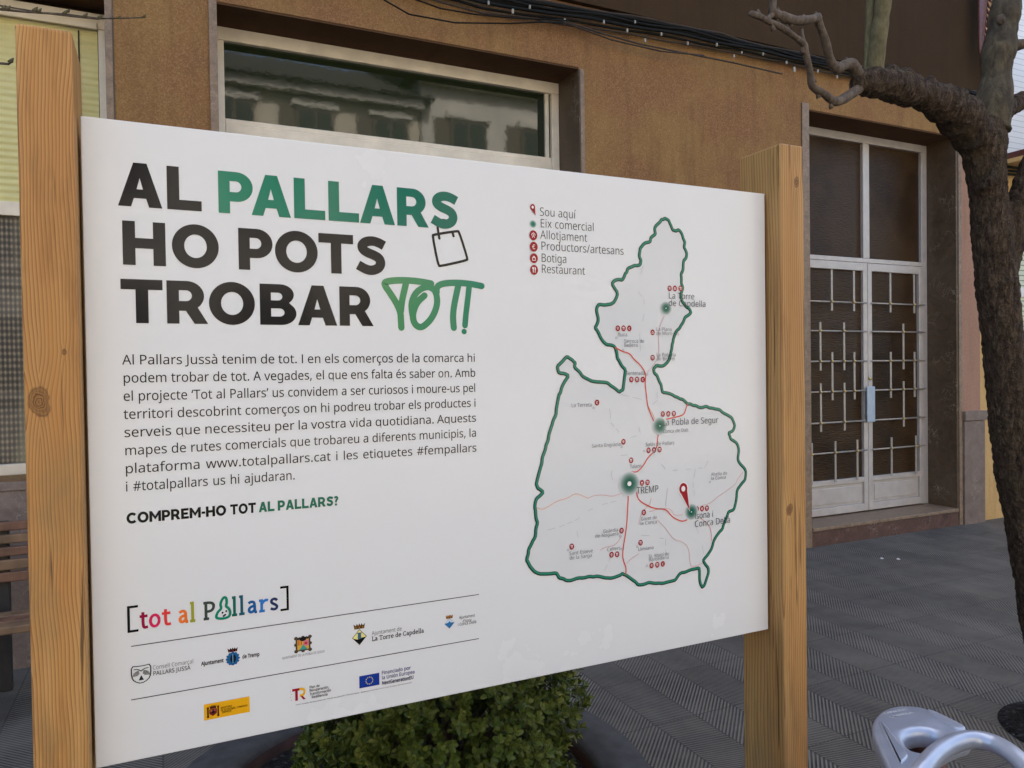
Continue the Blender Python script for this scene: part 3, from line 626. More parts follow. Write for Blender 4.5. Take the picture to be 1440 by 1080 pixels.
# glyph outlines: character, advance | loops (1/1000 em)
GLYPHS = r'''
#518|385,350 360,221 470,221 470,168 350,168 317,0 260,0 293,168 178,168 147,0 91,0 121,168 20,168 20,221 132,221 157,350 50,350 50,403 167,403 199,573 257,573 225,403 340,403 372,573 427,573 395,403 497,403 497,350|188,221 303,221 328,350 213,350
&587|244,581 271,580 296,575 318,567 337,555 353,541 366,524 375,505 381,483 383,458 379,426 368,397 350,372 326,349 299,328 268,308 423,159 436,176 447,195 457,216 465,238 472,262 479,286 550,286 541,253 530,221 518,191 504,163 487,137 468,114 585,0 490,0 420,67 403,53 385,40 366,28 347,18 325,9 303,2 278,-4 252,-7 223,-8 188,-6 156,0 127,10 102,24 81,42 65,63 52,89 45,117 43,149 44,175 49,199 57,220 69,239 83,256 100,273 120,288 142,303 166,318 155,331 144,344 133,358 123,372 114,387 107,403 101,420 97,438 96,456 98,481 104,504 114,524 127,541 144,555 165,567 188,575 215,580|209,273 190,262 174,251 159,239 147,227 136,215 128,201 121,186 118,170 116,152 120,124 129,101 146,81 168,66 194,57 225,55 258,56 287,62 314,71 337,83 357,97 375,111|241,524 220,522 202,516 186,506 175,493 168,476 165,457 167,438 172,421 180,404 192,387 207,369 225,350 253,368 276,385 292,401 304,419 310,437 313,458 311,476 304,492 294,505 279,515 262,522
'181|128,573 112,366 68,366 52,573
,215|154,84 149,65 143,45 136,23 128,1 120,-20 111,-42 102,-63 94,-84 85,-103 33,-103 38,-83 43,-61 49,-38 53,-15 58,8 63,31 67,53 70,74 73,93 148,93
-258|32,184 32,246 226,246 226,184
.215|58,43 59,61 64,75 72,85 82,92 94,96 107,97 120,96 132,92 142,85 151,75 156,61 157,43 156,26 151,12 142,2 132,-6 120,-10 107,-11 94,-10 82,-6 72,2 64,12 59,26
/298|290,573 77,0 8,0 221,573
A512|437,0 368,177 141,177 73,0 0,0 224,575 289,575 512,0|282,415 274,438 263,473 255,500 247,468 238,438 230,415 165,241 346,241
B521|241,573 307,569 361,558 404,541 434,515 453,478 459,431 457,409 453,389 446,371 437,354 424,340 409,328 392,317 372,309 350,304 350,300 373,295 395,288 415,279 433,267 448,253 461,236 470,215 476,191 478,163 475,130 467,100 454,74 436,52 413,33 385,19 354,8 318,2 279,0 78,0 78,573|256,329 300,331 334,339 357,352 372,371 381,394 384,423 380,451 369,474 351,490 324,502 289,509 245,511 150,511 150,329|150,269 150,61 265,61 311,64 346,74 371,91 388,112 398,138 401,168 399,188 395,205 388,221 377,235 362,247 344,256 321,263 293,267 260,269
C507|323,517 294,516 266,510 241,502 217,490 196,474 178,456 162,434 149,410 139,383 131,353 127,321 125,286 128,241 135,200 147,164 164,132 186,105 213,83 244,68 281,58 322,55 347,56 371,58 394,62 416,66 438,72 460,78 460,15 438,8 416,2 393,-2 369,-6 342,-7 312,-8 257,-4 208,8 166,28 130,56 101,90 78,131 62,178 52,230 49,287 51,329 57,369 67,406 81,440 99,471 120,499 145,523 174,543 206,559 242,571 281,578 324,581 353,580 381,577 409,572 435,565 460,557 482,547 453,486 435,494 415,501 394,508 372,513 348,516
D585|536,292 533,231 521,177 501,131 474,91 439,58 399,33 351,15 297,4 237,0 78,0 78,573 254,573 309,569 359,558 404,540 443,516 476,484 502,446 521,401 533,350|460,289 457,337 449,379 435,415 416,444 391,469 361,487 327,500 287,508 244,511 150,511 150,62 228,62 299,68 357,87 402,119 434,164 454,220
E446|398,0 78,0 78,573 398,573 398,509 150,509 150,330 383,330 383,268 150,268 150,63 398,63
F416|150,0 78,0 78,573 398,573 398,509 150,509 150,306 383,306 383,243 150,243
G584|326,302 524,302 524,22 493,12 462,5 431,-1 398,-5 362,-7 323,-8 267,-4 217,8 173,28 136,55 105,89 81,130 63,176 52,229 49,286 53,343 65,395 84,442 111,482 145,517 186,544 233,564 286,577 346,581 377,580 407,577 437,572 465,565 491,557 516,547 489,484 468,493 445,501 421,508 395,513 369,516 342,517 298,514 259,505 225,489 195,468 170,441 150,409 136,373 127,332 124,286 127,243 134,202 146,166 164,133 187,106 216,84 251,68 292,58 340,55 364,55 385,56 404,59 421,61 437,65 452,68 452,238 326,238
H594|516,0 443,0 443,267 150,267 150,0 78,0 78,573 150,573 150,330 443,330 443,573 516,573
I272|239,0 32,0 32,42 99,57 99,515 32,531 32,573 239,573 239,531 172,515 172,57 239,42
J219|-3,-152 -16,-152 -27,-151 -37,-150 -46,-147 -55,-145 -63,-142 -63,-81 -54,-83 -45,-85 -35,-87 -25,-88 -15,-89 -5,-89 8,-88 21,-85 33,-81 45,-74 54,-65 63,-53 69,-38 73,-19 74,3 74,573 146,573 146,9 144,-26 138,-56 128,-82 114,-104 96,-122 75,-135 52,-145 25,-150
L420|78,0 78,573 150,573 150,64 400,64 400,0
M727|330,0 142,502 139,502 140,490 141,477 142,461 142,444 143,426 144,407 144,387 144,367 144,347 144,0 78,0 78,573 184,573 361,103 364,103 544,573 650,573 650,0 578,0 578,352 578,371 579,389 579,408 580,426 580,443 581,460 584,501 581,501 390,0
N609|532,0 447,0 141,476 138,476 139,462 140,448 141,432 143,378 144,359 144,340 144,320 144,0 78,0 78,573 161,573 467,99 470,99 468,137 466,193 465,213 464,232 464,249 464,573 532,573
O626|577,287 576,244 570,204 561,166 547,132 531,101 510,73 486,49 459,29 428,13 393,1 355,-6 314,-8 271,-6 232,1 196,13 165,29 138,49 114,73 94,101 78,132 65,167 56,204 51,245 49,288 52,344 62,396 78,442 100,482 130,517 166,545 208,565 258,577 314,581 369,577 417,565 459,545 495,517 524,483 547,442 564,396 574,344|125,287 127,241 134,200 145,163 161,131 182,104 207,83 238,67 273,58 314,55 354,58 390,67 420,83 445,104 465,131 481,163 492,200 499,241 501,287 496,354 481,411 456,457 421,491 373,511 314,518 274,515 238,506 207,490 182,469 161,443 145,411 134,374 127,333
P485|229,573 297,568 352,553 393,528 421,495 439,454 444,404 443,381 439,358 433,336 423,316 411,296 395,278 375,262 351,249 324,238 292,230 256,225 216,223 150,223 150,0 78,0 78,573|223,511 150,511 150,285 208,285 242,286 272,290 298,296 320,306 338,318 352,334 362,352 368,375 370,401 366,435 354,462 334,484 306,499 269,508
Q626|577,287 575,242 569,200 559,160 544,124 525,92 503,64 476,40 445,21 411,6 548,-136 444,-136 334,-7 324,-8 314,-8 271,-6 232,1 196,13 165,29 138,49 114,73 94,101 78,132 65,167 56,204 51,245 49,288 52,344 62,396 78,442 100,482 130,517 166,545 208,565 258,577 314,581 369,577 417,565 459,545 495,517 524,483 547,442 564,396 574,344|125,287 127,241 134,200 145,163 161,131 182,104 207,83 238,67 273,58 314,55 354,58 390,67 420,83 445,104 465,131 481,163 492,200 499,241 501,287 496,354 481,411 456,457 421,491 373,511 314,518 274,515 238,506 207,490 182,469 161,443 145,411 134,374 127,333
R499|236,573 281,571 320,565 353,555 381,540 404,522 422,500 434,474 442,444 444,410 442,381 437,356 427,334 415,315 401,298 385,285 367,274 349,264 330,257 487,0 403,0 264,237 150,237 150,0 78,0 78,573|232,510 150,510 150,298 236,298 278,301 312,310 338,325 355,347 366,374 370,407 368,430 363,450 355,467 343,480 328,491 310,500 287,505 261,509
S440|403,153 400,121 392,92 378,66 359,44 335,26 307,11 274,1 238,-6 198,-8 177,-8 157,-7 137,-5 118,-2 100,1 83,4 68,9 54,14 41,19 41,88 62,80 86,72 113,65 142,59 171,56 201,55 228,56 252,60 273,66 290,74 305,85 316,98 324,113 329,129 330,147 329,164 325,180 318,194 308,207 295,218 277,230 255,241 228,252 196,265 172,274 151,284 131,294 114,305 98,317 85,330 74,344 65,359 57,375 52,393 49,413 48,435 51,464 58,490 71,513 89,533 110,550 136,563 165,573 197,579 231,581 262,580 290,577 318,572 343,565 367,558 389,549 366,487 346,495 325,502 302,508 278,513 254,516 229,517 207,516 187,513 169,507 155,499 142,489 133,478 126,464 122,450 121,434 122,416 126,400 133,386 143,373 156,362 172,351 193,341 217,330 246,318 278,306 307,293 332,279 353,264 371,247 385,228 395,206 401,181
T446|259,0 187,0 187,509 8,509 8,573 437,573 437,509 259,509
U586|513,202 511,164 503,128 489,95 470,65 446,40 416,20 380,4 338,-5 290,-8 225,-2 171,18 128,50 97,93 78,144 72,204 72,573 144,573 144,201 148,158 161,122 182,93 211,72 248,59 294,55 327,57 355,63 379,73 399,88 415,105 427,126 435,149 440,174 442,202 442,573 513,573
a450|231,437 279,433 318,422 347,403 368,375 381,338 385,293 385,0 334,0 320,61 317,61 304,46 292,33 279,22 265,13 250,5 234,-1 216,-5 195,-7 172,-8 148,-7 124,-2 103,6 84,16 68,30 55,48 45,68 39,92 37,119 43,159 59,192 87,219 127,238 179,251 243,257 316,259 316,285 313,317 306,342 293,359 275,371 253,378 227,380 205,379 183,376 163,370 143,363 124,355 106,347 84,400 104,410 126,419 151,426 177,432 204,436|252,208 204,203 167,195 141,182 124,165 113,144 110,119 112,97 120,79 132,66 148,56 167,51 188,49 223,52 253,62 279,79 299,103 311,134 315,172 315,210
b493|139,461 139,443 138,426 138,410 137,396 136,383 135,373 139,373 153,390 169,405 189,419 213,429 240,435 272,437 322,431 365,412 401,381 428,338 444,283 449,215 447,168 439,127 427,91 410,61 390,36 365,17 337,3 306,-5 272,-8 240,-6 213,0 189,10 169,24 153,38 139,55 133,55 119,0 68,0 68,609 139,609|260,379 231,377 207,371 188,361 172,348 159,330 150,308 144,282 140,252 139,217 139,214 142,165 150,125 165,93 187,69 219,55 261,51 297,55 325,69 348,93 363,126 373,166 376,216 373,265 363,306 348,338 325,360 296,374
c385|241,-8 204,-5 170,2 139,15 112,34 88,58 69,87 55,123 47,165 44,213 47,262 56,305 71,342 90,372 114,396 142,415 174,428 208,435 245,438 267,437 288,435 309,431 328,426 344,421 358,415 337,356 323,361 308,365 292,370 275,373 259,375 244,376 217,374 193,368 172,358 155,343 141,325 131,303 123,277 119,247 117,213 119,181 123,152 131,126 141,104 155,86 172,71 191,61 214,55 240,53 262,54 283,56 302,60 319,65 336,71 351,78 351,15 336,8 320,3 304,-2 285,-5 264,-7
d493|221,-8 171,-2 128,17 92,48 65,91 49,146 44,214 49,282 66,338 93,381 128,413 171,432 221,438 243,437 262,434 280,429 296,423 310,416 323,407 335,397 345,386 354,374 359,374 356,405 355,418 355,429 354,438 354,609 425,609 425,0 368,0 358,58 354,58 345,46 335,35 323,24 310,15 296,7 279,1 262,-4 242,-7|232,51 273,55 305,67 328,88 343,117 352,154 355,200 355,213 352,263 343,304 329,336 306,360 274,375 231,379 196,374 168,359 146,334 130,300 120,260 117,213 120,165 130,125 146,93 168,69 197,55
e452|234,438 269,435 301,427 329,414 354,396 374,373 390,346 402,315 409,281 411,244 411,201 117,201 122,157 134,119 154,90 181,69 215,56 254,52 280,53 305,56 327,60 348,66 370,73 392,82 392,20 370,11 349,4 327,-1 304,-5 279,-7 251,-8 212,-5 176,3 143,17 114,36 90,61 70,91 56,126 47,167 44,212 47,257 55,297 68,333 86,364 108,390 134,411 164,426 198,435|233,380 202,377 175,366 154,348 137,323 125,293 119,257 338,257 336,281 333,302 326,322 318,338 306,353 292,364 276,373 256,378
f276|266,375 158,375 158,0 87,0 87,375 12,375 12,408 87,432 87,457 89,492 95,522 104,547 116,568 132,585 152,597 174,606 199,612 227,613 244,613 259,612 274,609 287,606 300,603 310,599 292,544 283,546 273,549 262,552 251,554 239,555 228,556 206,553 189,545 175,532 166,513 160,489 158,458 158,430 266,430
g493|221,438 248,436 273,431 297,422 319,409 338,393 355,373 359,373 369,430 425,430 425,-7 423,-46 416,-80 404,-109 388,-135 367,-155 341,-172 310,-183 274,-190 233,-192 202,-192 174,-189 147,-186 122,-180 99,-174 78,-165 78,-100 99,-110 123,-118 149,-125 177,-130 206,-133 237,-134 271,-130 300,-119 324,-101 341,-77 352,-48 355,-13 355,4 356,32 358,57 354,57 338,37 320,21 299,8 275,-1 250,-6 221,-8 170,-2 126,18 91,51 65,95 49,149 44,214 49,278 65,332 91,377 126,411 169,431|230,379 207,376 187,370 169,359 153,344 140,326 130,303 123,277 119,247 117,213 120,165 130,124 146,92 169,68 197,54 232,50 253,51 271,53 288,58 303,65 315,74 326,85 336,98 343,113 349,131 353,151 355,173 356,197 356,214 355,251 350,282 343,309 332,331 319,348 302,362 281,371 257,377
h496|139,431 139,420 138,410 138,399 135,370 140,370 149,385 161,397 174,407 188,416 204,424 221,429 238,434 255,436 273,437 306,435 335,430 360,421 382,408 399,391 413,370 423,344 429,314 431,280 431,0 361,0 361,275 358,307 351,333 338,353 319,367 295,376 265,379 235,377 210,370 189,360 173,347 160,329 150,308 144,283 140,254 139,222 139,0 68,0 68,609 139,609
i206|139,430 139,0 68,0 68,430|104,591 115,590 124,586 133,580 140,572 144,560 145,546 144,532 140,521 133,512 124,506 115,502 104,501 93,502 83,506 75,512 68,521 64,532 63,546 64,560 68,572 75,580 83,586 93,590
j207|18,-192 5,-192 -7,-191 -18,-190 -27,-188 -36,-185 -44,-183 -44,-126 -19,-132 -10,-133 -1,-134 9,-134 25,-132 39,-128 51,-120 61,-108 66,-90 68,-67 68,430 139,430 139,-64 137,-90 133,-113 126,-133 116,-151 103,-166 87,-177 67,-186 44,-191|63,546 64,560 68,572 75,580 83,586 93,590 104,591 115,590 124,586 133,580 140,572 144,560 145,546 144,532 140,521 133,512 124,506 115,502 104,501 93,502 83,506 75,512 68,521 64,532
l207|139,0 68,0 68,609 139,609
m750|540,438 584,434 621,421 649,401 669,371 681,330 685,280 685,0 615,0 615,277 613,308 606,333 594,353 577,367 555,376 528,379 490,374 460,362 438,342 423,315 414,280 411,237 411,0 342,0 342,277 341,298 337,317 332,333 325,347 315,359 303,367 289,374 272,377 253,379 227,377 204,370 185,360 170,347 158,329 150,308 144,283 140,255 139,223 139,0 68,0 68,430 125,430 136,371 140,371 149,385 160,398 173,409 186,418 201,425 217,431 233,435 249,437 266,438 298,436 325,430 349,420 369,406 386,388 398,366 402,366 418,388 438,406 461,420 486,430 512,436
n496|275,438 322,434 361,421 391,401 413,371 426,330 431,280 431,0 361,0 361,275 358,307 351,333 338,353 319,367 295,376 265,379 222,374 189,361 166,338 151,308 142,269 139,223 139,0 68,0 68,430 125,430 136,371 140,371 150,385 162,398 175,409 190,418 206,425 222,431 239,435 257,437
o485|442,216 440,181 436,150 428,121 417,95 404,71 388,51 369,33 348,18 324,7 299,-1 271,-6 241,-8 214,-6 188,-1 163,7 140,18 119,33 100,51 84,71 70,95 59,121 51,150 46,181 44,216 47,261 55,301 68,336 87,367 110,392 137,412 169,426 204,435 244,438 281,435 316,426 347,412 374,392 398,367 417,336 431,301 439,261|117,216 119,184 123,154 130,128 141,105 155,86 172,71 192,59 216,53 243,51 270,53 294,59 314,71 331,86 345,105 356,128 363,154 367,184 369,216 367,248 363,277 355,303 345,325 331,344 314,359 294,370 270,376 242,379 202,374 171,359 147,335 130,303 120,263
p493|273,438 322,432 365,413 401,383 428,339 444,284 449,216 447,170 439,129 427,93 410,62 390,37 365,17 337,3 306,-5 272,-8 251,-7 231,-4 213,1 197,7 182,15 170,24 158,33 148,44 139,55 134,55 137,20 138,7 139,-5 139,-16 139,-192 68,-192 68,430 126,430 136,371 139,371 148,383 158,394 170,405 182,414 197,422 213,429 231,434 251,437|260,379 233,377 210,371 190,362 174,349 161,333 152,313 145,289 141,261 139,229 139,216 140,182 144,152 150,126 159,103 172,85 188,70 208,59 233,53 261,51 286,53 308,60 326,72 341,88 354,108 364,131 371,157 375,186 376,217 373,262 363,302 348,334 325,359 296,374
q493|354,-9 355,25 356,37 357,48 358,58 354,58 340,40 323,25 303,11 279,1 251,-6 219,-8 170,-2 128,17 93,48 66,91 49,146 44,214 47,261 54,302 67,338 83,368 104,393 129,413 157,427 188,435 221,438 253,436 280,429 304,419 324,405 341,389 355,371 358,371 369,430 425,430 425,-192 354,-192|233,51 260,52 284,58 304,67 320,79 333,96 342,116 349,140 353,168 355,199 355,213 352,263 343,305 328,337 305,361 273,375 231,379 196,374 167,359 145,334 130,300 120,260 117,213 120,165 130,126 146,93 168,70 197,55
r331|269,438 295,437 304,436 312,435 319,433 310,368 287,372 279,373 271,374 264,374 248,373 232,369 217,363 202,355 189,346 176,334 166,321 156,305 149,289 143,270 140,251 139,229 139,0 68,0 68,430 126,430 134,351 137,351 147,367 158,381 170,395 183,407 198,418 214,426 231,433 249,437
s384|348,119 346,92 339,69 327,49 311,32 292,18 268,6 241,-2 210,-6 176,-8 148,-7 122,-5 99,-1 78,5 59,11 42,19 42,83 60,75 81,67 104,60 128,54 153,50 178,49 211,51 236,57 256,66 269,79 277,94 280,112 279,123 276,132 271,141 264,150 253,158 239,167 222,176 200,185 174,196 148,206 124,217 103,228 84,239 69,252 57,266 48,283 43,302 41,324 46,358 61,386 85,408 118,425 157,435 202,438 228,437 252,434 275,430 298,424 319,417 339,409 315,353 297,360 278,366 258,372 238,377 218,379 197,380 171,379 149,374 131,366 118,356 111,343 108,328 109,317 113,307 119,298 127,290 139,282 154,274 172,266 193,256 219,246 245,236 268,226 289,215 306,203 321,191 333,176 341,159 346,140
t289|212,50 222,50 233,51 245,53 255,54 264,56 272,59 272,5 263,1 253,-2 240,-4 226,-6 213,-8 200,-8 178,-7 157,-3 138,4 120,13 104,27 91,44 82,66 76,93 74,125 74,375 13,375 13,409 75,437 103,528 144,528 144,430 269,430 269,375 144,375 144,127 146,103 153,83 163,69 177,58 193,52
u496|427,430 427,0 370,0 359,57 356,57 346,43 334,31 321,20 306,11 290,4 273,-1 256,-5 238,-7 220,-8 187,-6 159,-1 134,8 112,21 95,38 81,59 71,85 65,114 63,148 63,430 135,430 135,153 137,122 145,96 158,76 176,62 200,53 230,51 260,53 285,59 306,69 323,82 336,100 345,121 352,146 356,175 357,206 357,430
v407|163,0 0,430 75,430 167,176 180,137 185,123 189,109 193,96 197,83 199,72 201,63 204,63 207,72 210,84 214,96 218,110 222,124 227,138 241,176 332,430 407,430 244,0
w630|346,243 336,276 328,308 321,335 316,357 313,357 308,335 302,307 294,275 291,264 287,253 284,242 207,1 127,1 9,431 82,431 141,201 145,186 149,170 153,154 163,109 166,96 168,84 169,73 172,73 178,97 185,128 193,160 201,188 277,431 354,431 428,188 440,149 444,135 447,122 451,109 454,96 456,84 457,74 460,74 462,84 464,95 466,108 469,122 473,137 477,153 489,201 549,431 621,431 502,1 419,1
x425|170,220 22,430 102,430 213,268 322,430 402,430 253,220 410,0 330,0 213,172 94,0 14,0
À512|437,0 368,177 141,177 73,0 0,0 224,575 289,575 512,0|282,415 274,438 263,473 255,500 247,468 238,438 230,415 165,241 346,241|235,757 241,745 249,732 257,717 266,703 275,688 285,674 295,661 304,649 312,638 312,629 265,629 255,637 245,646 234,656 223,666 212,677 201,688 190,700 180,711 171,722 163,732 156,741 151,749 151,757
Í272|239,0 32,0 32,42 99,57 99,515 32,531 32,573 239,573 239,531 172,515 172,57 239,42|255,749 249,741 243,732 234,722 225,711 215,700 204,688 193,677 182,666 171,656 160,646 150,637 140,629 94,629 94,638 102,649 111,661 120,674 129,688 138,703 148,717 156,732 164,745 170,757 255,757
à450|231,437 279,433 318,422 347,403 368,375 381,338 385,293 385,0 334,0 320,61 317,61 304,46 292,33 279,22 265,13 250,5 234,-1 216,-5 195,-7 172,-8 148,-7 124,-2 103,6 84,16 68,30 55,48 45,68 39,92 37,119 43,159 59,192 87,219 127,238 179,251 243,257 316,259 316,285 313,317 306,342 293,359 275,371 253,378 227,380 205,379 183,376 163,370 143,363 124,355 106,347 84,400 104,410 126,419 151,426 177,432 204,436|252,208 204,203 167,195 141,182 124,165 113,144 110,119 112,97 120,79 132,66 148,56 167,51 188,49 223,52 253,62 279,79 299,103 311,134 315,172 315,210|205,614 212,602 219,589 227,575 236,560 246,546 255,532 265,518 274,506 282,496 282,486 235,486 226,494 215,503 204,513 193,523 182,534 171,546 161,557 151,568 142,579 133,589 127,598 121,606 121,614
ç385|241,-8 204,-5 170,2 139,15 112,34 88,58 69,87 55,123 47,165 44,213 47,262 56,305 71,342 90,372 114,396 142,415 174,428 208,435 245,438 267,437 288,435 309,431 328,426 344,421 358,415 337,356 323,361 308,365 292,370 275,373 259,375 244,376 217,374 193,368 172,358 155,343 141,325 131,303 123,277 119,247 117,213 119,181 123,152 131,126 141,104 155,86 172,71 191,61 214,55 240,53 262,54 283,56 302,60 319,65 336,71 351,78 351,15 336,8 320,3 304,-2 285,-5 264,-7|306,-111 303,-135 293,-155 277,-171 254,-183 224,-190 188,-192 165,-191 148,-188 148,-144 167,-147 190,-148 208,-148 222,-145 234,-141 243,-134 248,-125 249,-113 247,-100 240,-90 228,-83 213,-77 196,-72 176,-69 211,0 257,0 237,-43 249,-46 261,-50 272,-55 282,-61 290,-68 297,-77 302,-87 305,-98
è452|234,438 269,435 301,427 329,414 354,396 374,373 390,346 402,315 409,281 411,244 411,201 117,201 122,157 134,119 154,90 181,69 215,56 254,52 280,53 305,56 327,60 348,66 370,73 392,82 392,20 370,11 349,4 327,-1 304,-5 279,-7 251,-8 212,-5 176,3 143,17 114,36 90,61 70,91 56,126 47,167 44,212 47,257 55,297 68,333 86,364 108,390 134,411 164,426 198,435|233,380 202,377 175,366 154,348 137,323 125,293 119,257 338,257 336,281 333,302 326,322 318,338 306,353 292,364 276,373 256,378|209,614 215,602 222,589 231,575 240,560 249,546 259,532 268,518 277,506 285,496 285,486 238,486 229,494 219,503 208,513 197,523 185,534 174,546 164,557 154,568 145,579 137,589 130,598 124,606 124,614
é452|234,438 269,435 301,427 329,414 354,396 374,373 390,346 402,315 409,281 411,244 411,201 117,201 122,157 134,119 154,90 181,69 215,56 254,52 280,53 305,56 327,60 348,66 370,73 392,82 392,20 370,11 349,4 327,-1 304,-5 279,-7 251,-8 212,-5 176,3 143,17 114,36 90,61 70,91 56,126 47,167 44,212 47,257 55,297 68,333 86,364 108,390 134,411 164,426 198,435|233,380 202,377 175,366 154,348 137,323 125,293 119,257 338,257 336,281 333,302 326,322 318,338 306,353 292,364 276,373 256,378|347,606 342,598 335,589 326,579 317,568 307,557 296,546 285,534 274,523 263,513 253,503 242,494 233,486 186,486 186,496 194,506 203,518 212,532 221,546 231,560 240,575 248,589 256,602 262,614 347,614
í207|139,0 68,0 68,430 139,430|222,606 217,598 210,589 201,579 192,568 182,557 171,546 160,534 149,523 138,513 128,503 117,494 107,486 61,486 61,496 69,506 78,518 87,532 96,546 106,560 115,575 123,589 131,602 137,614 222,614
ò485|442,216 440,181 436,150 428,121 417,95 404,71 388,51 369,33 348,18 324,7 299,-1 271,-6 241,-8 214,-6 188,-1 163,7 140,18 119,33 100,51 84,71 70,95 59,121 51,150 46,181 44,216 47,261 55,301 68,336 87,367 110,392 137,412 169,426 204,435 244,438 281,435 316,426 347,412 374,392 398,367 417,336 431,301 439,261|117,216 119,184 123,154 130,128 141,105 155,86 172,71 192,59 216,53 243,51 270,53 294,59 314,71 331,86 345,105 356,128 363,154 367,184 369,216 367,248 363,277 355,303 345,325 331,344 314,359 294,370 270,376 242,379 202,374 171,359 147,335 130,303 120,263|223,614 229,602 237,589 245,575 254,560 263,546 273,532 283,518 292,506 300,496 300,486 253,486 243,494 233,503 222,513 211,523 200,534 189,546 178,557 168,568 159,579 151,589 144,598 139,606 139,614
ó485|442,216 440,181 436,150 428,121 417,95 404,71 388,51 369,33 348,18 324,7 299,-1 271,-6 241,-8 214,-6 188,-1 163,7 140,18 119,33 100,51 84,71 70,95 59,121 51,150 46,181 44,216 47,261 55,301 68,336 87,367 110,392 137,412 169,426 204,435 244,438 281,435 316,426 347,412 374,392 398,367 417,336 431,301 439,261|117,216 119,184 123,154 130,128 141,105 155,86 172,71 192,59 216,53 243,51 270,53 294,59 314,71 331,86 345,105 356,128 363,154 367,184 369,216 367,248 363,277 355,303 345,325 331,344 314,359 294,370 270,376 242,379 202,374 171,359 147,335 130,303 120,263|362,606 356,598 349,589 341,579 331,568 321,557 311,546 300,534 289,523 278,513 267,503 257,494 247,486 200,486 200,496 209,506 217,518 227,532 236,546 245,560 254,575 263,589 270,602 277,614 362,614
ú496|427,430 427,0 370,0 359,57 356,57 346,43 334,31 321,20 306,11 290,4 273,-1 256,-5 238,-7 220,-8 187,-6 159,-1 134,8 112,21 95,38 81,59 71,85 65,114 63,148 63,430 135,430 135,153 137,122 145,96 158,76 176,62 200,53 230,51 260,53 285,59 306,69 323,82 336,100 345,121 352,146 356,175 357,206 357,430|366,606 361,598 354,589 346,579 336,568 326,557 316,546 305,534 294,523 283,513 272,503 262,494 252,486 205,486 205,496 214,506 222,518 231,532 241,546 250,560 259,575 268,589 275,602 281,614 366,614
‘140|10,385 15,404 21,424 28,446 36,468 44,490 53,512 61,533 70,553 79,573 131,573 115,507 110,484 105,461 101,438 97,416 94,395 91,376 14,376
’140|131,564 125,545 119,524 112,503 105,481 96,459 88,437 79,416 70,396 62,376 10,376 21,424 25,441 29,459 32,476 42,527 50,573 125,573
'''

# ================================================================== INFORMATION BOARD
BW, BH = 1.359, 1.0
board = setp(empty('information_board', (0.68, 0.0, 0.0)), 'white printed information board with a map between two square timber posts', 'information board')

WL, WD_ = (0.57, 0.335, 0.112), (0.25, 0.105, 0.028)
M['wood_a'] = wood('pine_post', [(-0.016, -0.06, 0.568, 0.0145), (0.016, -0.06, 0.64, 0.0045)], WL, WD_, 62, 1.3, 0.65)
M['wood_b'] = wood('pine_post', [(0.012, -0.056, 1.02 , 0.0085), (-0.018, -0.056, 0.28, 0.010), (0.03, -0.03, 0.52, 0.006)], (0.48, 0.285, 0.100), (0.23, 0.10, 0.032), 44, 6.1, 0.5)
for x0, x1, zt, mat, kn in ((-0.0755, -0.0045, ZB+1.109, M['wood_a'], None), (1.3655, 1.436, ZB+1.105, M['wood_b'], None)):
    mb = MB(); mb.box(x0, x1, -0.043, 0.092, -0.3, zt)
    mb.build('post', mat, board, origin=((x0+x1)/2, 0.014, ZB), bevel=0.005, seg=3)
mb = MB(); mb.box(0.0, BW, 0.0, 0.012, ZB, ZB+BH)
panel = mb.build('panel', M['panel'], board, bevel=0.0012)
mb = MB()
for xx in (0.004, BW-0.004-0.03):
    mb.box(xx, xx+0.03, 0.013, 0.043, ZB+0.02, ZB+BH-0.02)
mb.build('batten', M['wood_b'], board)

# ---- photograph pixel -> board plane (metres right of the panel's left edge, metres above its bottom edge)
def bp(px, py):
    p = at(px, py, 0.0); return (p.x, p.z-ZB)

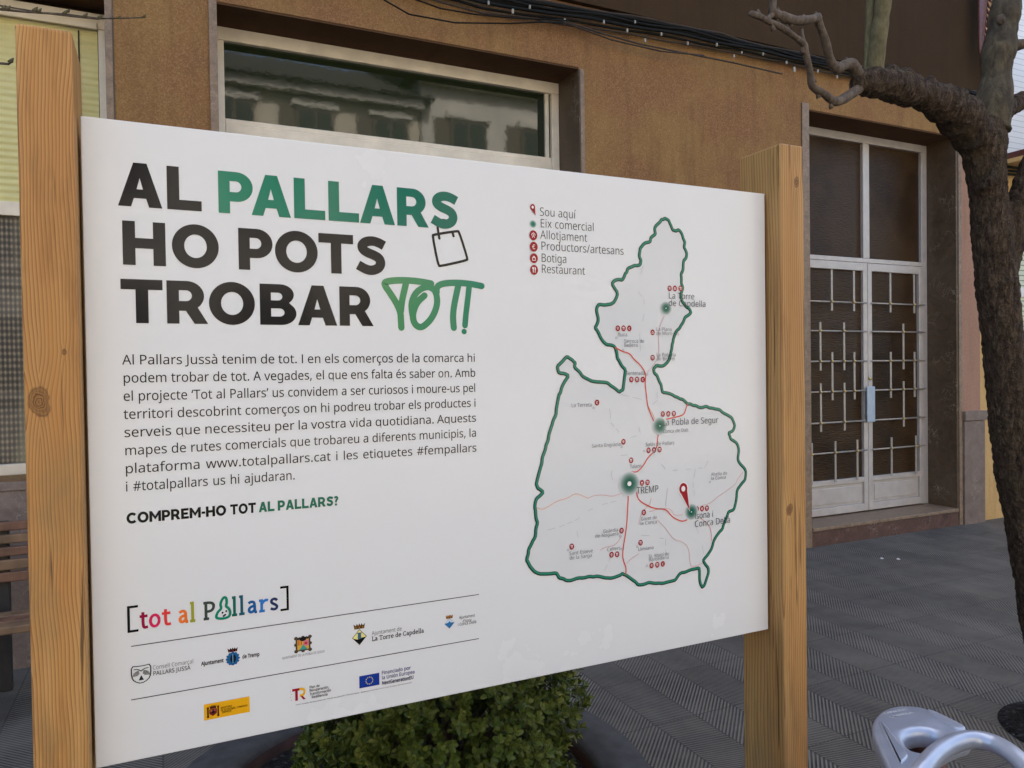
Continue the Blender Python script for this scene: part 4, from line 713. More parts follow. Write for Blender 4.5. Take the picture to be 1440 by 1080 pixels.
class Ink(MB):
    """flat printed shapes lying on the panel; each new shape a hair above the one before"""
    def __init__(self, layer=0): super().__init__(); self.y = -0.0004-layer*0.0004; self.k = 0
    def lift(self): self.k += 1; return self.y-0.000012*(self.k % 24)
    def poly(self, loops, col):
        y = self.lift()
        tris = tessellate_polygon([[Vector((p[0], p[1], 0)) for p in l] for l in loops])
        pts = [p for l in loops for p in l]
        cf = col if callable(col) else (lambda x: col)
        b = len(self.v); self.v += [(p[0], y, ZB+p[1]) for p in pts]
        for t in tris:
            a, bb, c = t
            A, B, C2 = pts[a], pts[bb], pts[c]
            if (B[0]-A[0])*(C2[1]-A[1])-(B[1]-A[1])*(C2[0]-A[0]) < 0: bb, c = c, bb
            self.f.append((b+a, b+bb, b+c)); self.c.append([cf(pts[i][0]) for i in (a, bb, c)])
    def stroke(self, pts, wd, col, closed=False, cap='round', smooth=2):
        pts = [tuple(p) for p in pts]
        for _ in range(smooth):
            q = []; n = len(pts)
            for i in range(n if closed else n-1):
                a, b = pts[i], pts[(i+1) % n]
                if not closed and i == 0: q.append(a)
                q.append((a[0]*0.75+b[0]*0.25, a[1]*0.75+b[1]*0.25)); q.append((a[0]*0.25+b[0]*0.75, a[1]*0.25+b[1]*0.75))
                if not closed and i == n-2: q.append(b)
            pts = q
        y = self.lift(); n = len(pts); L = []; R = []
        for i in range(n):
            a = pts[i-1] if (i > 0 or closed) else pts[i]; b = pts[(i+1) % n] if (i < n-1 or closed) else pts[i]
            p = pts[i]
            d1 = Vector((p[0]-a[0], p[1]-a[1])); d2 = Vector((b[0]-p[0], b[1]-p[1]))
            if d1.length < 1e-9: d1 = d2.copy()
            if d2.length < 1e-9: d2 = d1.copy()
            if d1.length < 1e-9: d1 = d2 = Vector((1, 0))
            d1.normalize(); d2.normalize()
            t = d1+d2
            if t.length < 1e-6: t = d2.copy()
            t.normalize(); nn = Vector((-t.y, t.x)); h = wd/2/max(0.55, nn.dot(Vector((-d1.y, d1.x))))
            L.append((p[0]+nn.x*h, p[1]+nn.y*h)); R.append((p[0]-nn.x*h, p[1]-nn.y*h))
        b0 = len(self.v)
        self.v += [(q[0], y, ZB+q[1]) for q in L]+[(q[0], y, ZB+q[1]) for q in R]
        cf = col if callable(col) else (lambda x: col)
        for i in range(n if closed else n-1):
            j = (i+1) % n
            self.f.append((b0+n+i, b0+n+j, b0+j, b0+i)); self.c.append([cf(R[i][0]), cf(R[j][0]), cf(L[j][0]), cf(L[i][0])])
        if cap == 'round' and not closed:
            for p in (pts[0], pts[-1]): self.disc(p, wd/2, cf(p[0]), 12)
    def disc(self, c, r, col, n=24, ry=None):
        y = self.lift(); b = len(self.v); ry = ry or r
        self.v += [(c[0]+r*math.cos(2*math.pi*k/n), y, ZB+c[1]+ry*math.sin(2*math.pi*k/n)) for k in range(n)]
        self.f.append(tuple(b+k for k in range(n))); self.c.append(col)
    def glow(self, c, r, inner, outer, n=36, rings=9):
        y = self.lift(); b = len(self.v); cs = []
        for i in range(rings+1):
            q = i/rings
            k = q**3.2
            cs.append(tuple(a*(1-k)+bb*k for a, bb in zip(inner, outer)))
            for a in range(n): self.v.append((c[0]+r*(q+0.02)*math.cos(2*math.pi*a/n), y, ZB+c[1]+r*(q+0.02)*math.sin(2*math.pi*a/n)))
        for i in range(rings):
            for a in range(n):
                d = (a+1) % n
                self.f.append((b+i*n+a, b+i*n+d, b+(i+1)*n+d, b+(i+1)*n+a)); self.c.append([cs[i], cs[i], cs[i+1], cs[i+1]])
                # outward ring faces the viewer
        self.f.append(tuple(b+k for k in range(n))); self.c.append(cs[0])
    def scale(self, c, sx, sz):
        self.v = [(c[0]+(v[0]-c[0])*sx, v[1], ZB+c[1]+(v[2]-ZB-c[1])*sz) for v in self.v]; return self
    def done(self, name, label=None):
        o = self.build(name, M['print'], panel)
        if label: o['label'] = label
        return o

# ---- running text: glyph outlines of a humanist sans
GL = {}
for ln in GLYPHS.strip('\n').split('\n'):
    ch, rest = ln[0], ln[1:].split('|')
    GL[ch] = (int(rest[0]), [[tuple(int(q) for q in p.split(',')) for p in l.split(' ')] for l in rest[1:]])
CAPH = 573.0
GL['I'] = (228, [[(78, 0), (150, 0), (150, 573), (78, 573)]])
def grow(loop, d):
    if abs(d) < 1e-6: return loop
    n = len(loop); out = []
    for i in range(n):
        a, p, b = Vector(loop[i-1]), Vector(loop[i]), Vector(loop[(i+1) % n])
        d1 = (p-a); d2 = (b-p)
        if d1.length < 1e-6 or d2.length < 1e-6: out.append(tuple(p)); continue
        d1.normalize(); d2.normalize(); n1 = Vector((d1.y, -d1.x)); n2 = Vector((d2.y, -d2.x))
        m = n1+n2
        if m.length < 1e-3: m = n1
        m.normalize(); out.append(tuple(p+m*(d/max(0.5, m.dot(n1)))))
    return out
def area(l): return sum(l[i-1][0]*l[i][1]-l[i][0]*l[i-1][1] for i in range(len(l)))/2
def inside(p, l):
    r = False
    for i in range(len(l)):
        a, b = l[i-1], l[i]
        if (a[1] > p[1]) != (b[1] > p[1]) and p[0] < (b[0]-a[0])*(p[1]-a[1])/(b[1]-a[1])+a[0]: r = not r
    return r
def groups(loops):
    """each outer loop together with the holes inside it"""
    sg = area(max(loops, key=lambda l: abs(area(l)))); outs = [[l] for l in loops if area(l)*sg > 0]
    for l in loops:
        if area(l)*sg <= 0:
            for o in outs:
                if inside(l[0], o[0]): o.append(l); break
    return outs
def twidth(s, track=0): return sum((GL[c][0] if c in GL else 240)+track for c in s)
def text(ink, s, x, z, x1, cap, col, bold=0.0, slope=0.0, track=0):
    """one run from x to x1 with caps cap high; bold widens the outline (1/1000 em); stretched only in width"""
    wd = twidth(s, track); kx = (x1-x)/wd; kz = cap/CAPH; pen = 0
    for c in s:
        if c in GL:
            adv, loops = GL[c]
            if loops and bold:
                # outer loops run one way, holes the other
                sg = 1.0 if area(max(loops, key=lambda l: abs(area(l)))) > 0 else -1.0
                loops = [grow(l, bold*sg) for l in loops]
            for g_ in (groups(loops) if loops else []):
                ink.poly([[(x+(pen+p[0])*kx, z+p[1]*kz+slope*((pen+p[0])*kx)) for p in l] for l in g_], col)
            pen += adv+track
        else: pen += 240+track
def ptext(ink, s, pl, pr, cap, col, bold=0.0, track=0):
    a = bp(*pl); b = bp(*pr); text(ink, s, a[0], (a[1]+b[1])/2, b[0], cap, col, bold, 0.0, track)

# ---- heavy capitals for the headline, drawn on a cap height of 1
def arc(cx, cz, rx, rz, a0, a1, n=14): return [(cx+rx*math.cos(math.radians(a0+(a1-a0)*i/n)), cz+rz*math.sin(math.radians(a0+(a1-a0)*i/n))) for i in range(n+1)]
def spath(pts, wd, sm=3):
    k = Ink(); k.stroke(pts, wd, (0, 0, 0), cap='butt', smooth=sm); n = len(k.v)//2
    L = [(v[0], v[2]-ZB) for v in k.v[:n]]; R = [(v[0], v[2]-ZB) for v in k.v[n:]]
    return [L+R[::-1]]
HV = {
 'A': (0.91, [[(0, 0), (.325, 1), (.60, 1), (.91, 0), (.635, 0), (.575, .195), (.325, .195), (.265, 0)], [(.385, .40), (.515, .40), (.45, .66)]]),
 'L': (0.74, [[(0, 0), (0, 1), (.26, 1), (.26, .235), (.74, .235), (.74, 0)]]),
 'P': (0.79, [[(0, 0), (0, 1), (.42, 1)]+arc(.42, .645, .37, .355, 90, -90)[1:]+[(.26, .29), (.26, 0)], [(.26, .775), (.40, .775)]+arc(.40, .645, .125, .13, 90, -90)[1:]+[(.26, .515)]]),
 'R': (0.88, [[(0, 0), (0, 1), (.43, 1)]+arc(.43, .655, .37, .345, 90, -52)[1:]+[(.88, 0), (.585, 0), (.40, .30), (.26, .30), (.26, 0)], [(.26, .78), (.41, .78)]+arc(.41, .655, .125, .125, 90, -90)[1:]+[(.26, .53)]]),
 'H': (0.90, [[(0, 0), (0, 1), (.26, 1), (.26, .62), (.63, .62), (.63, 1), (.89, 1), (.89, 0), (.63, 0), (.63, .385), (.26, .385), (.26, 0)]]),
 'O': (1.02, [arc(.51, .5, .51, .515, 0, 360, 48)[:-1], arc(.51, .5, .245, .275, 0, 360, 40)[:-1]]),
 'T': (0.86, [[(.30, 0), (.30, .765), (0, .765), (0, 1), (.86, 1), (.86, .765), (.56, .765), (.56, 0)]]),
 'S': (0.80, spath([(.735, .775), (.60, .845), (.44, .885), (.27, .86), (.165, .76), (.185, .65), (.30, .575), (.48, .515), (.61, .44), (.65, .31), (.59, .185), (.44, .118), (.28, .13), (.06, .245)], .245)),
 'B': (0.86, [[(0, 0), (0, 1), (.47, 1)]+arc(.47, .745, .32, .255, 90, -50, 12)[1:]+arc(.49, .285, .355, .285, 50, -90, 12)+[], [(.255, .79), (.42, .79)]+arc(.42, .695, .10, .095, 90, -90, 10)[1:]+[(.255, .60)], [(.255, .405), (.45, .405)]+arc(.45, .305, .115, .10, 90, -90, 10)[1:]+[(.255, .205)]]),
 'C': (0.92, spath(arc(.51, .5, .385, .39, 42, 318, 26), .25, 0)),
 'M': (1.08, [[(0, 0), (0, 1), (.22, 1), (.54, .52), (.86, 1), (1.08, 1), (1.08, 0), (.82, 0), (.82, .58), (.54, .17), (.26, .58), (.26, 0)]]),
 'E': (0.74, [[(0, 0), (0, 1), (.72, 1), (.72, .77), (.26, .77), (.26, .61), (.65, .61), (.65, .39), (.26, .39), (.26, .23), (.74, .23), (.74, 0)]]),
 '-': (0.36, [[(0, .33), (0, .55), (.36, .55), (.36, .33)]]),
}
def heavy(ink, ch, x, z, x1, cap, col):
    wd, loops = HV[ch]; k = (x1-x)/wd
    ink.poly([[(x+p[0]*k, z+p[1]*cap) for p in l] for l in loops], col)

INK = lin((26, 26, 29)); BLACK = lin((16, 16, 17))
def green(x):  # fade across the word: printed green with some surface reflection coloured in
    k = min(1, max(0, (x-0.19)/0.42)); a, b = lin((48, 128, 100)), lin((14, 100, 84))
    return tuple(p*(1-k)+q*k for p, q in zip(a, b))
hl = Ink()
for ch, a, b in (('A', .0481, .1104), ('L', .1175, .1681)): heavy(hl, ch, a, .868, b, .0685, INK)
hl.done('headline', 'heavy charcoal headline words AL')
hl = Ink()
for ch, a, b in (('P', .1935, .2471), ('A', .2444, .3078), ('L', .3132, .3653), ('L', .3710, .4241), ('A', .4255, .4890), ('R', .4932, .5525), ('S', .5560, .6115)): heavy(hl, ch, a, .868, b, .0685, green)
hl.done('headline', 'heavy green headline word PALLARS')
hl = Ink()
for ch, a, b in (('H', .0532, .1145), ('O', .1229, .1925), ('P', .2228, .2769), ('O', .2806, .3512), ('T', .3528, .4127), ('S', .4166, .4725)): heavy(hl, ch, a, .777, b, .0685, INK)
hl.done('headline', 'heavy charcoal headline words HO POTS')
hl = Ink()
for ch, a, b in (('T', .0490, .1081), ('R', .1138, .1743), ('O', .1759, .2468), ('B', .2547, .3149), ('A', .3162, .3824), ('R', .3870, .4468)): heavy(hl, ch, a, .6865, b, .0685, INK)
hl.done('headline', 'heavy charcoal headline word TROBAR')

# hand-lettered TOT!
def tq(x, y): return bp(520+x/8.0, 380+y/8.0)
def tgreen(x):
    k = min(1, max(0, (x-0.46)/0.20)); a, b = lin((84, 142, 92)), lin((20, 122, 94))
    return tuple(p*(1-k)+q*k for p, q in zip(a, b))
tt = Ink(); TW = .0120
tt.stroke([tq(*p) for p in ((690, 150), (560, 125), (400, 112), (260, 115), (175, 130), (163, 165), (230, 260), (300, 370), (345, 470), (350, 560), (355, 645))], TW, tgreen)
tt.stroke([tq(*p) for p in ((410, 130), (385, 240), (362, 340), (347, 470))], TW, tgreen)
tt.stroke([tq(*p) for p in ((615, 285), (540, 350), (500, 430), (480, 520), (505, 610), (570, 650), (640, 605), (710, 520), (757, 400), (757, 300), (730, 220), (665, 185))], TW, tgreen)
tt.stroke([tq(*p) for p in ((690, 190), (650, 185), (590, 200), (520, 250), (475, 340), (468, 410), (480, 500))], TW, tgreen)
tt.stroke([tq(*p) for p in ((1258, 178), (1130, 152), (980, 140), (850, 145), (780, 165), (750, 200), (752, 250))], TW, tgreen)
tt.stroke([tq(*p) for p in ((998, 160), (960, 330), (940, 450), (935, 550), (945, 648))], TW, tgreen)
tt.stroke([tq(*p) for p in ((1117, 180), (1100, 340), (1080, 500), (1070, 620))], TW*0.93, tgreen)
tt.disc(tq(1060, 690), .0052, tgreen(.64))
tt.done('hand_lettered_word')
def gq(x, y): return bp(590+x/10.8, 290+y/10.8)
bg_ = Ink()
bg_.stroke([gq(*p) for p in ((195, 450), (215, 432), (570, 376), (600, 388), (728, 795), (715, 822), (315, 912), (282, 895))], .0047, INK, closed=True, smooth=2)
bg_.stroke([gq(*p) for p in ((300, 490), (280, 375), (272, 300), (305, 225), (360, 206), (430, 232))], .0047, INK)
bg_.stroke([gq(*p) for p in ((500, 400), (515, 455))], .0047, INK, smooth=0)
bg_.done('shopping_bag_drawing')

# paragraph, justified
LINES = ["Al Pallars Jussà tenim de tot. I en els comerços de la comarca hi", "podem trobar de tot. A vegades, el que ens falta és saber on. Amb",
 "el projecte ‘Tot al Pallars’ us convidem a ser curiosos i moure-us pel", "territori descobrint comerços on hi podreu trobar els productes i",
 "serveis que necessiteu per la vostra vida quotidiana. Aquests", "mapes de rutes comercials que trobareu a diferents municipis, la",
 "plataforma www.totalpallars.cat i les etiquetes #fempallars", "i #totalpallars us hi ajudaran."]
par = Ink(); TXT = lin((38, 38, 40))
CAPB = .0150; ks = CAPB/CAPH
for i, ln in enumerate(LINES):
    z = .6218-.02826*i; x0, x1 = .0489, (.6408 if i < 7 else .3069); wds = ln.split(' ')
    nat = [twidth(q)*ks for q in wds]; gap = (x1-x0-sum(nat))/(len(wds)-1); sc = 1.0
    if gap < .0052: sc = (x1-x0-.0052*(len(wds)-1))/sum(nat); gap = .0052
    if i == 7: gap = .0062; sc = (x1-x0-gap*(len(wds)-1))/sum(nat)
    x = x0
    for q, nw in zip(wds, nat):
        text(par, q, x, z, x+nw*sc, CAPB, TXT, 3); x += nw*sc+gap
par.done('paragraph')

cl = Ink()
def hrun(ink, s, x0, x1, z, cap, col, gap=.07):
    ws = [HV[c][0] if c in HV else .5 for c in s]; tot = sum(ws)+gap*(len(s)-1); k = (x1-x0)/tot; x = x0
    for c, q in zip(s, ws):
        if c in HV: heavy(ink, c, x, z, x+q*k, cap, col)
        else:
            loops = spath([(.05, .80), (.16, .87), (.30, .88), (.40, .78), (.36, .64), (.24, .54), (.22, .32)], .22, 2)
            ink.poly([[(x+p[0]*k, z+p[1]*cap) for p in l] for l in loops], col)
            ink.poly([[(x+.10*k, z), (x+.35*k, z), (x+.35*k, z+.22*cap), (x+.10*k, z+.22*cap)]], col)
        x += (q+gap)*k
hrun(cl, 'COMPREM-HO', .0500, .1955, .3733, .0170, BLACK); hrun(cl, 'TOT', .2017, .2421, .3733, .0170, INK)
hrun(cl, 'AL', .2464, .2717, .3733, .0170, lin((40, 108, 84))); hrun(cl, 'PALLARS?', .277, .3788, .3733, .0170, lin((40, 108, 84)))
cl.done('slogan')

# ---- slab-serif letters from pen strokes (x-height about 0.5)
SER = {
 't': (.34, [[(.13, .62), (.13, .12), (.18, .03), (.32, .05)], [(.0, .465), (.31, .465)]]), 'o': (.52, [[(.26+.19*math.cos(a*math.pi/10), .245+.215*math.sin(a*math.pi/10)) for a in range(21)]]),
 'a': (.46, [[(.06, .41), (.16, .46), (.27, .45), (.33, .37), (.33, .03), (.43, .03)], [(.33, .28), (.18, .27), (.08, .19), (.09, .08), (.19, .03), (.33, .12)]]),
 'l': (.25, [[(.03, .72), (.125, .72), (.125, .03)], [(.02, .03), (.23, .03)]]), 'P': (.52, [[(.12, .66), (.12, .03)], [(.02, .03), (.24, .03)], [(.02, .65), (.30, .65), (.42, .58), (.43, .46), (.38, .36), (.28, .31), (.12, .31)]]),
 'r': (.40, [[(.02, .455), (.12, .455), (.12, .03)], [(.02, .03), (.24, .03)], [(.12, .30), (.20, .42), (.30, .46), (.37, .43)]]), 's': (.40, [[(.33, .38), (.26, .455), (.15, .455), (.08, .38), (.12, .29), (.24, .23), (.33, .15), (.29, .05), (.17, .03), (.06, .09)]]),
 'L': (.50, [[(.12, .66), (.12, .03)], [(.02, .655), (.24, .655)], [(.02, .03), (.46, .03), (.46, .15)]]), 'T': (.58, [[(.29, .65), (.29, .03)], [(.04, .54), (.04, .65), (.54, .65), (.54, .54)], [(.18, .03), (.40, .03)]]),
 'e': (.50, [[(.08, .26), (.43, .26), (.40, .38), (.31, .46), (.18, .45), (.09, .36), (.07, .22), (.12, .09), (.24, .03), (.40, .07)]]), 'd': (.52, [[(.28, .72), (.39, .72), (.39, .03), (.49, .03)], [(.39, .36), (.28, .46), (.15, .43), (.07, .30), (.08, .14), (.18, .03), (.30, .05), (.39, .14)]]),
 'C': (.60, [[(.53, .53), (.44, .64), (.30, .67), (.15, .59), (.07, .42), (.08, .23), (.17, .08), (.32, .03), (.46, .07), (.54, .17)]]), 'p': (.53, [[(.02, .455), (.12, .455), (.12, -.2)], [(.02, -.2), (.24, -.2)], [(.12, .36), (.22, .45), (.36, .44), (.45, .32), (.44, .15), (.34, .04), (.22, .04), (.12, .13)]]),
}
def serif(ink, s, x, x1, z, em, col, wd=.09):
    tot = sum(SER[c][0] if c in SER else .24 for c in s); kx = (x1-x)/tot
    for c in s:
        if c in SER:
            for st in SER[c][1]: ink.stroke([(x+p[0]*kx, z+p[1]*em) for p in st], wd*em, col, cap='butt', smooth=2 if len(st) > 3 else 0)
            x += SER[c][0]*kx
        else: x += .24*kx
def lq(x, y): return bp(120+x/2.4828, 800+y/2.4828)
lg = Ink(); BR = .0038
a, b = lq(152, 219), lq(152, 134); c = lq(182, 132)
lg.stroke([(a[0]+.0135, a[1]), (a[0], a[1]), (a[0], b[1]), (a[0]+.0135, b[1])], BR, BLACK, cap='butt', smooth=0)
d, e = lq(707, 144), lq(707, 64)
zt, zb = b[1], a[1]
lg.stroke([(d[0]-.0120, zb), (d[0], zb), (d[0], zt), (d[0]-.0120, zt)], BR, BLACK, cap='butt', smooth=0)
lg.done('logo_bracket')
lt = Ink(); EM = .042
for ch, xa, xb, yb, col in (('t', 190, 221, 204, (146, 20, 62)), ('o', 222, 264, 200, (204, 36, 84)), ('t', 268, 301, 195, (214, 62, 58)), ('a', 324, 362, 187, (224, 112, 42)), ('l', 364, 386, 181, (150, 150, 44)), ('P', 411, 457, 173, (62, 74, 64)), ('l', 510, 532, 158, (22, 96, 84)), ('l', 535, 558, 154, (30, 88, 104)), ('a', 565, 602, 149, (30, 92, 150)), ('r', 605, 641, 144, (48, 116, 186)), ('s', 642, 676, 140, (40, 52, 92))):
    p = lq(xa, yb); q = lq(xb, yb); serif(lt, ch, p[0], q[0], .2060, EM, lin(col), .105)
tg = lin((20, 128, 100))
sh = [lq(*p) for p in ((455, 170), (462, 150), (476, 138), (470, 122), (482, 98), (492, 100), (494, 118), (490, 130), (500, 136), (507, 150), (503, 166), (488, 172), (470, 174))]
lt.stroke(sh, .0042, tg, closed=True, smooth=2)
for p in ((479, 153), (488, 160), (492, 147), (483, 164)): lt.disc(lq(*p), .0016, BLACK, 10)
lt.done('colourful_logo_word')
for ys in ((274, 86), (460, 241)):
    rl = Ink(); p = lq(160, ys[0]); q = lq(1374, ys[1]); z = (p[1]+q[1])/2
    rl.stroke([(p[0], z), (q[0], z)], .0014, lin((50, 50, 52)), cap='butt', smooth=0); rl.done('rule_line')

def lbox(ink, x0, y0, x1, y1, col):   # rectangle between two photo points
    a = lq(x0, y0); b = lq(x1, y1); ink.poly([[(a[0], a[1]), (a[0], b[1]), (b[0], b[1]), (b[0], a[1])]], col)
GR = lin((92, 94, 96)); DK = lin((44, 46, 48))
k = Ink()   # county shield with bird
c = lq(195, 366)
shp = [(-.036, .044), (-.012, .040), (.012, .040), (.036, .044), (.036, -.01), (.026, -.034), (0, -.050), (-.026, -.034), (-.036, -.01)]
k.stroke([(c[0]+x, c[1]+z) for x, z in shp], .0045, DK, closed=True, smooth=1)
for i in range(5):
    r = .010+.0042*i
    for sg in (-1, 1): k.stroke([(c[0]+sg*(.004+r*math.cos(t)), c[1]-.012+r*0.95*math.sin(t)+.004) for t in (-.1, .3, .7, 1.1, 1.4)], .0024, DK, smooth=1, cap='butt')
for sg in (-1, 1): k.stroke([(c[0], c[1]+.014), (c[0]+sg*.012, c[1]+.026), (c[0]+sg*.026, c[1]+.026)], .004, DK)
k.poly([[(c[0]-.010, c[1]-.032), (c[0]+.010, c[1]-.032), (c[0], c[1]-.006)]], DK)
k.scale(c, .38, .31).done('shield_emblem', 'grey outlined shield with a spread winged bird')
k = Ink(); ptext(k, 'Consell Comarcal', (120+235/2.4828, 800+351/2.4828), (120+378/2.4828, 800+330/2.4828), .0068, GR, -4)
ptext(k, 'PALLARS JUSSÀ', (120+236/2.4828, 800+371/2.4828), (120+367/2.4828, 800+352/2.4828), .0066, DK, 8); k.done('logo_text', 'grey two line text Consell Comarcal Pallars Jussà')
def crown(k, cx, cz, wd, h, col, dots=None):
    k.poly([[(cx-wd*.42, cz), (cx+wd*.42, cz), (cx+wd*.5, cz+h), (cx+wd*.30, cz+h*.62), (cx+wd*.2, cz+h*1.05), (cx+wd*.1, cz+h*.62), (cx, cz+h*1.1), (cx-wd*.1, cz+h*.62), (cx-wd*.2, cz+h*1.05), (cx-wd*.30, cz+h*.62), (cx-wd*.5, cz+h)]], col)
    if dots:
        for q in (-.3, 0, .3): k.disc((cx+wd*q, cz+h*.28), h*.14, dots, 8)
k = Ink(); ptext(k, 'Ajuntament', (120+405/2.4828, 800+338/2.4828), (120+483/2.4828, 800+325/2.4828), .0062, BLACK, 24)
ptext(k, 'de Tremp', (120+548/2.4828, 800+313/2.4828), (120+608/2.4828, 800+303/2.4828), .0062, BLACK, 24); k.done('logo_text', 'bold black text Ajuntament de Tremp')
k = Ink(); c = lq(515, 313); crown(k, c[0], c[1]+.030, .036, .018, lin((40, 26, 20)), lin((150, 40, 36)))
bl = lin((34, 92, 140))
for q in range(12):
    a = q*math.pi/6; k.disc((c[0]+.0185*math.cos(a), c[1]+.024*math.sin(a)), .0062, bl, 10)
k.disc(c, .0195, bl, 24, .025); k.disc((c[0]+.001, c[1]), .0105, lin((24, 34, 48)), 20, .019)
k.stroke([(c[0], c[1]-.018), (c[0], c[1]+.020)], .0022, lin((120, 170, 200)), smooth=0); k.scale(c, .45, .375).done('town_crest', 'blue scalloped crest under a dark crown')
k = Ink(); c = lq(760, 262)
frame = lin((78, 66, 54))
for ax, az in ((-1, -1), (1, -1), (-1, 1), (1, 1), (0, 1), (-1, 0), (1, 0), (0, -1)): k.disc((c[0]+ax*.029, c[1]+az*.031), .0085, frame, 12)
k.poly([[(c[0]-.031, c[1]-.032), (c[0]+.031, c[1]-.032), (c[0]+.031, c[1]+.032), (c[0]-.031, c[1]+.032)]], frame)
k.poly([[(c[0]-.024, c[1]-.026), (c[0]+.024, c[1]-.026), (c[0]+.024, c[1]+.022), (c[0]-.024, c[1]+.022)]], lin((206, 160, 60)))
for q in range(3): k.poly([[(c[0]-.0215+q*.007, c[1]-.004), (c[0]-.0185+q*.007, c[1]-.004), (c[0]-.0185+q*.007, c[1]+.022), (c[0]-.0215+q*.007, c[1]+.022)]], lin((176, 40, 40)))
k.poly([[(c[0]+.001, c[1]-.010), (c[0]+.024, c[1]-.010), (c[0]+.024, c[1]+.018), (c[0]+.001, c[1]+.018)]], lin((196, 120, 128)))
k.disc((c[0]+.012, c[1]+.003), .007, lin((190, 50, 70)), 10); k.poly([[(c[0]-.016, c[1]-.026), (c[0]+.018, c[1]-.026), (c[0], c[1]-.002)]], lin((60, 150, 140)))
k.disc((c[0], c[1]+.024), .014, lin((28, 26, 26)), 14, .010)
for sg in (-1, 1): k.stroke([(c[0]+sg*.004, c[1]+.024), (c[0]+sg*.014, c[1]+.035), (c[0]+sg*.022, c[1]+.026)], .005, lin((28, 26, 26)))
k.scale(c, .40, .36).done('town_crest', 'square ornate crest with red, yellow and teal quarters')
k = Ink(); ptext(k, 'AJUNTAMENT DE LA POBLA DE SEGUR', (120+687/2.4828, 800+316/2.4828), (120+835/2.4828, 800+291/2.4828), .0040, lin((110, 110, 112)), 0); k.done('logo_text', 'small grey capitals Ajuntament de la Pobla de Segur')
def lozenge(k, c, rx, rz, col): k.poly([[(c[0]-rx, c[1]), (c[0], c[1]-rz), (c[0]+rx, c[1]), (c[0], c[1]+rz)]], col)
k = Ink(); c = lq(957, 238); crown(k, c[0], c[1]+.038, .046, .024, lin((92, 62, 24)), lin((150, 110, 50)))
lozenge(k, c, .029, .037, lin((40, 40, 40))); lozenge(k, c, .0262, .0335, lin((226, 214, 136)))
k.poly([[(c[0]-.0265, c[1]-.002), (c[0]-.008, c[1]-.010), (c[0]+.004, c[1]-.004), (c[0]+.0265, c[1]-.002), (c[0], c[1]-.035)]], BLACK)
k.poly([[(c[0]-.007, c[1]-.008), (c[0]+.007, c[1]-.008), (c[0]+.006, c[1]+.016), (c[0]-.006, c[1]+.016)]], lin((60, 100, 120)))
k.poly([[(c[0]-.009, c[1]+.016), (c[0]+.009, c[1]+.016), (c[0]+.009, c[1]+.021), (c[0]-.009, c[1]+.021)]], lin((60, 100, 120))); k.scale(c, .45, .385).done('town_crest', 'pale yellow lozenge crest with a tower and brown crown')
k = Ink(); ptext(k, 'Ajuntament de', (120+1000/2.4828, 800+233/2.4828), (120+1105/2.4828, 800+213/2.4828), .0070, GR, 0)
p, q = lq(1000, 253), lq(1182, 221); serif(k, 'La Torre de Capdella', p[0], q[0], (p[1]+q[1])/2, .0118, DK, .10); k.done('logo_text', 'text Ajuntament de La Torre de Capdella with a serif second line')
k = Ink(); c = lq(1271, 190); crown(k, c[0], c[1]+.024, .034, .019, lin((150, 100, 50)), lin((70, 46, 24)))
lozenge(k, c, .0225, .026, lin((50, 110, 160)))
k.poly([[(c[0]-.020, c[1]+.002), (c[0]-.006, c[1]+.004), (c[0], c[1]+.012), (c[0]+.006, c[1]+.004), (c[0]+.020, c[1]+.002), (c[0], c[1]+.0235)]], lin((196, 212, 222))); k.scale(c, .435, .375).done('town_crest', 'small blue and white lozenge crest with a brown crown')
k = Ink()
for s_, xa, ya, xb, yb in (('Ajuntament', 1305, 176, 1360, 165), ("d'Isona", 1317, 188, 1348, 181), ('i Conca Dellà', 1300, 201, 1365, 187)): ptext(k, s_, (120+xa/2.4828, 800+ya/2.4828), (120+xb/2.4828, 800+yb/2.4828), .0054, DK, 4)
k.done('logo_text', 'three small lines Ajuntament d Isona i Conca Dellà')
k = Ink(); a, b, c2, d2 = lq(414, 473), lq(573, 445), lq(575, 500), lq(416, 528)
x0, x1, z0, z1 = a[0], b[0], (c2[1]+d2[1])/2, (a[1]+b[1])/2
k.poly([[(x0, z0), (x1, z0), (x1, z1), (x0, z1)]], lin((226, 166, 26)))
k.done('ministry_label', 'yellow rectangle'); k = Ink(1)
cx, cz = lq(446, 497)
k.poly([[(cx-.014, cz+.010), (cx+.014, cz+.010), (cx+.014, cz-.008), (cx, cz-.018), (cx-.014, cz-.008)]], lin((110, 36, 30)))
for sg in (-1, 1):
    k.poly([[(cx+sg*.019-.003, cz-.018), (cx+sg*.019+.003, cz-.018), (cx+sg*.019+.003, cz+.014), (cx+sg*.019-.003, cz+.014)]], lin((70, 42, 32))); k.disc((cx+sg*.019, cz+.016), .0045, lin((90, 40, 30)), 10)
    k.disc((cx+sg*.019, cz-.018), .0045, lin((60, 40, 40)), 10)
crown(k, cx, cz+.011, .026, .014, lin((80, 40, 24))); k.disc((cx, cz-.002), .006, lin((40, 26, 40)), 12); k.disc((cx-.007, cz+.004), .004, lin((170, 110, 60)), 8); k.disc((cx+.007, cz+.004), .004, lin((160, 70, 80)), 8)
k.scale((cx, cz), .41, .42).done('coat_of_arms'); k = Ink(1)
for s_, xa, ya, xb, yb in (('MINISTERIO', 472, 488, 512, 481), ('DE ECONOMÍA, COMERCIO', 472, 496, 566, 479), ('Y EMPRESA', 472, 504, 510, 497)): ptext(k, s_.replace('Y', 'Y') if all(q in GL or q == ' ' for q in s_) else s_, (120+xa/2.4828, 800+ya/2.4828), (120+xb/2.4828, 800+yb/2.4828), .0030, BLACK, 10)
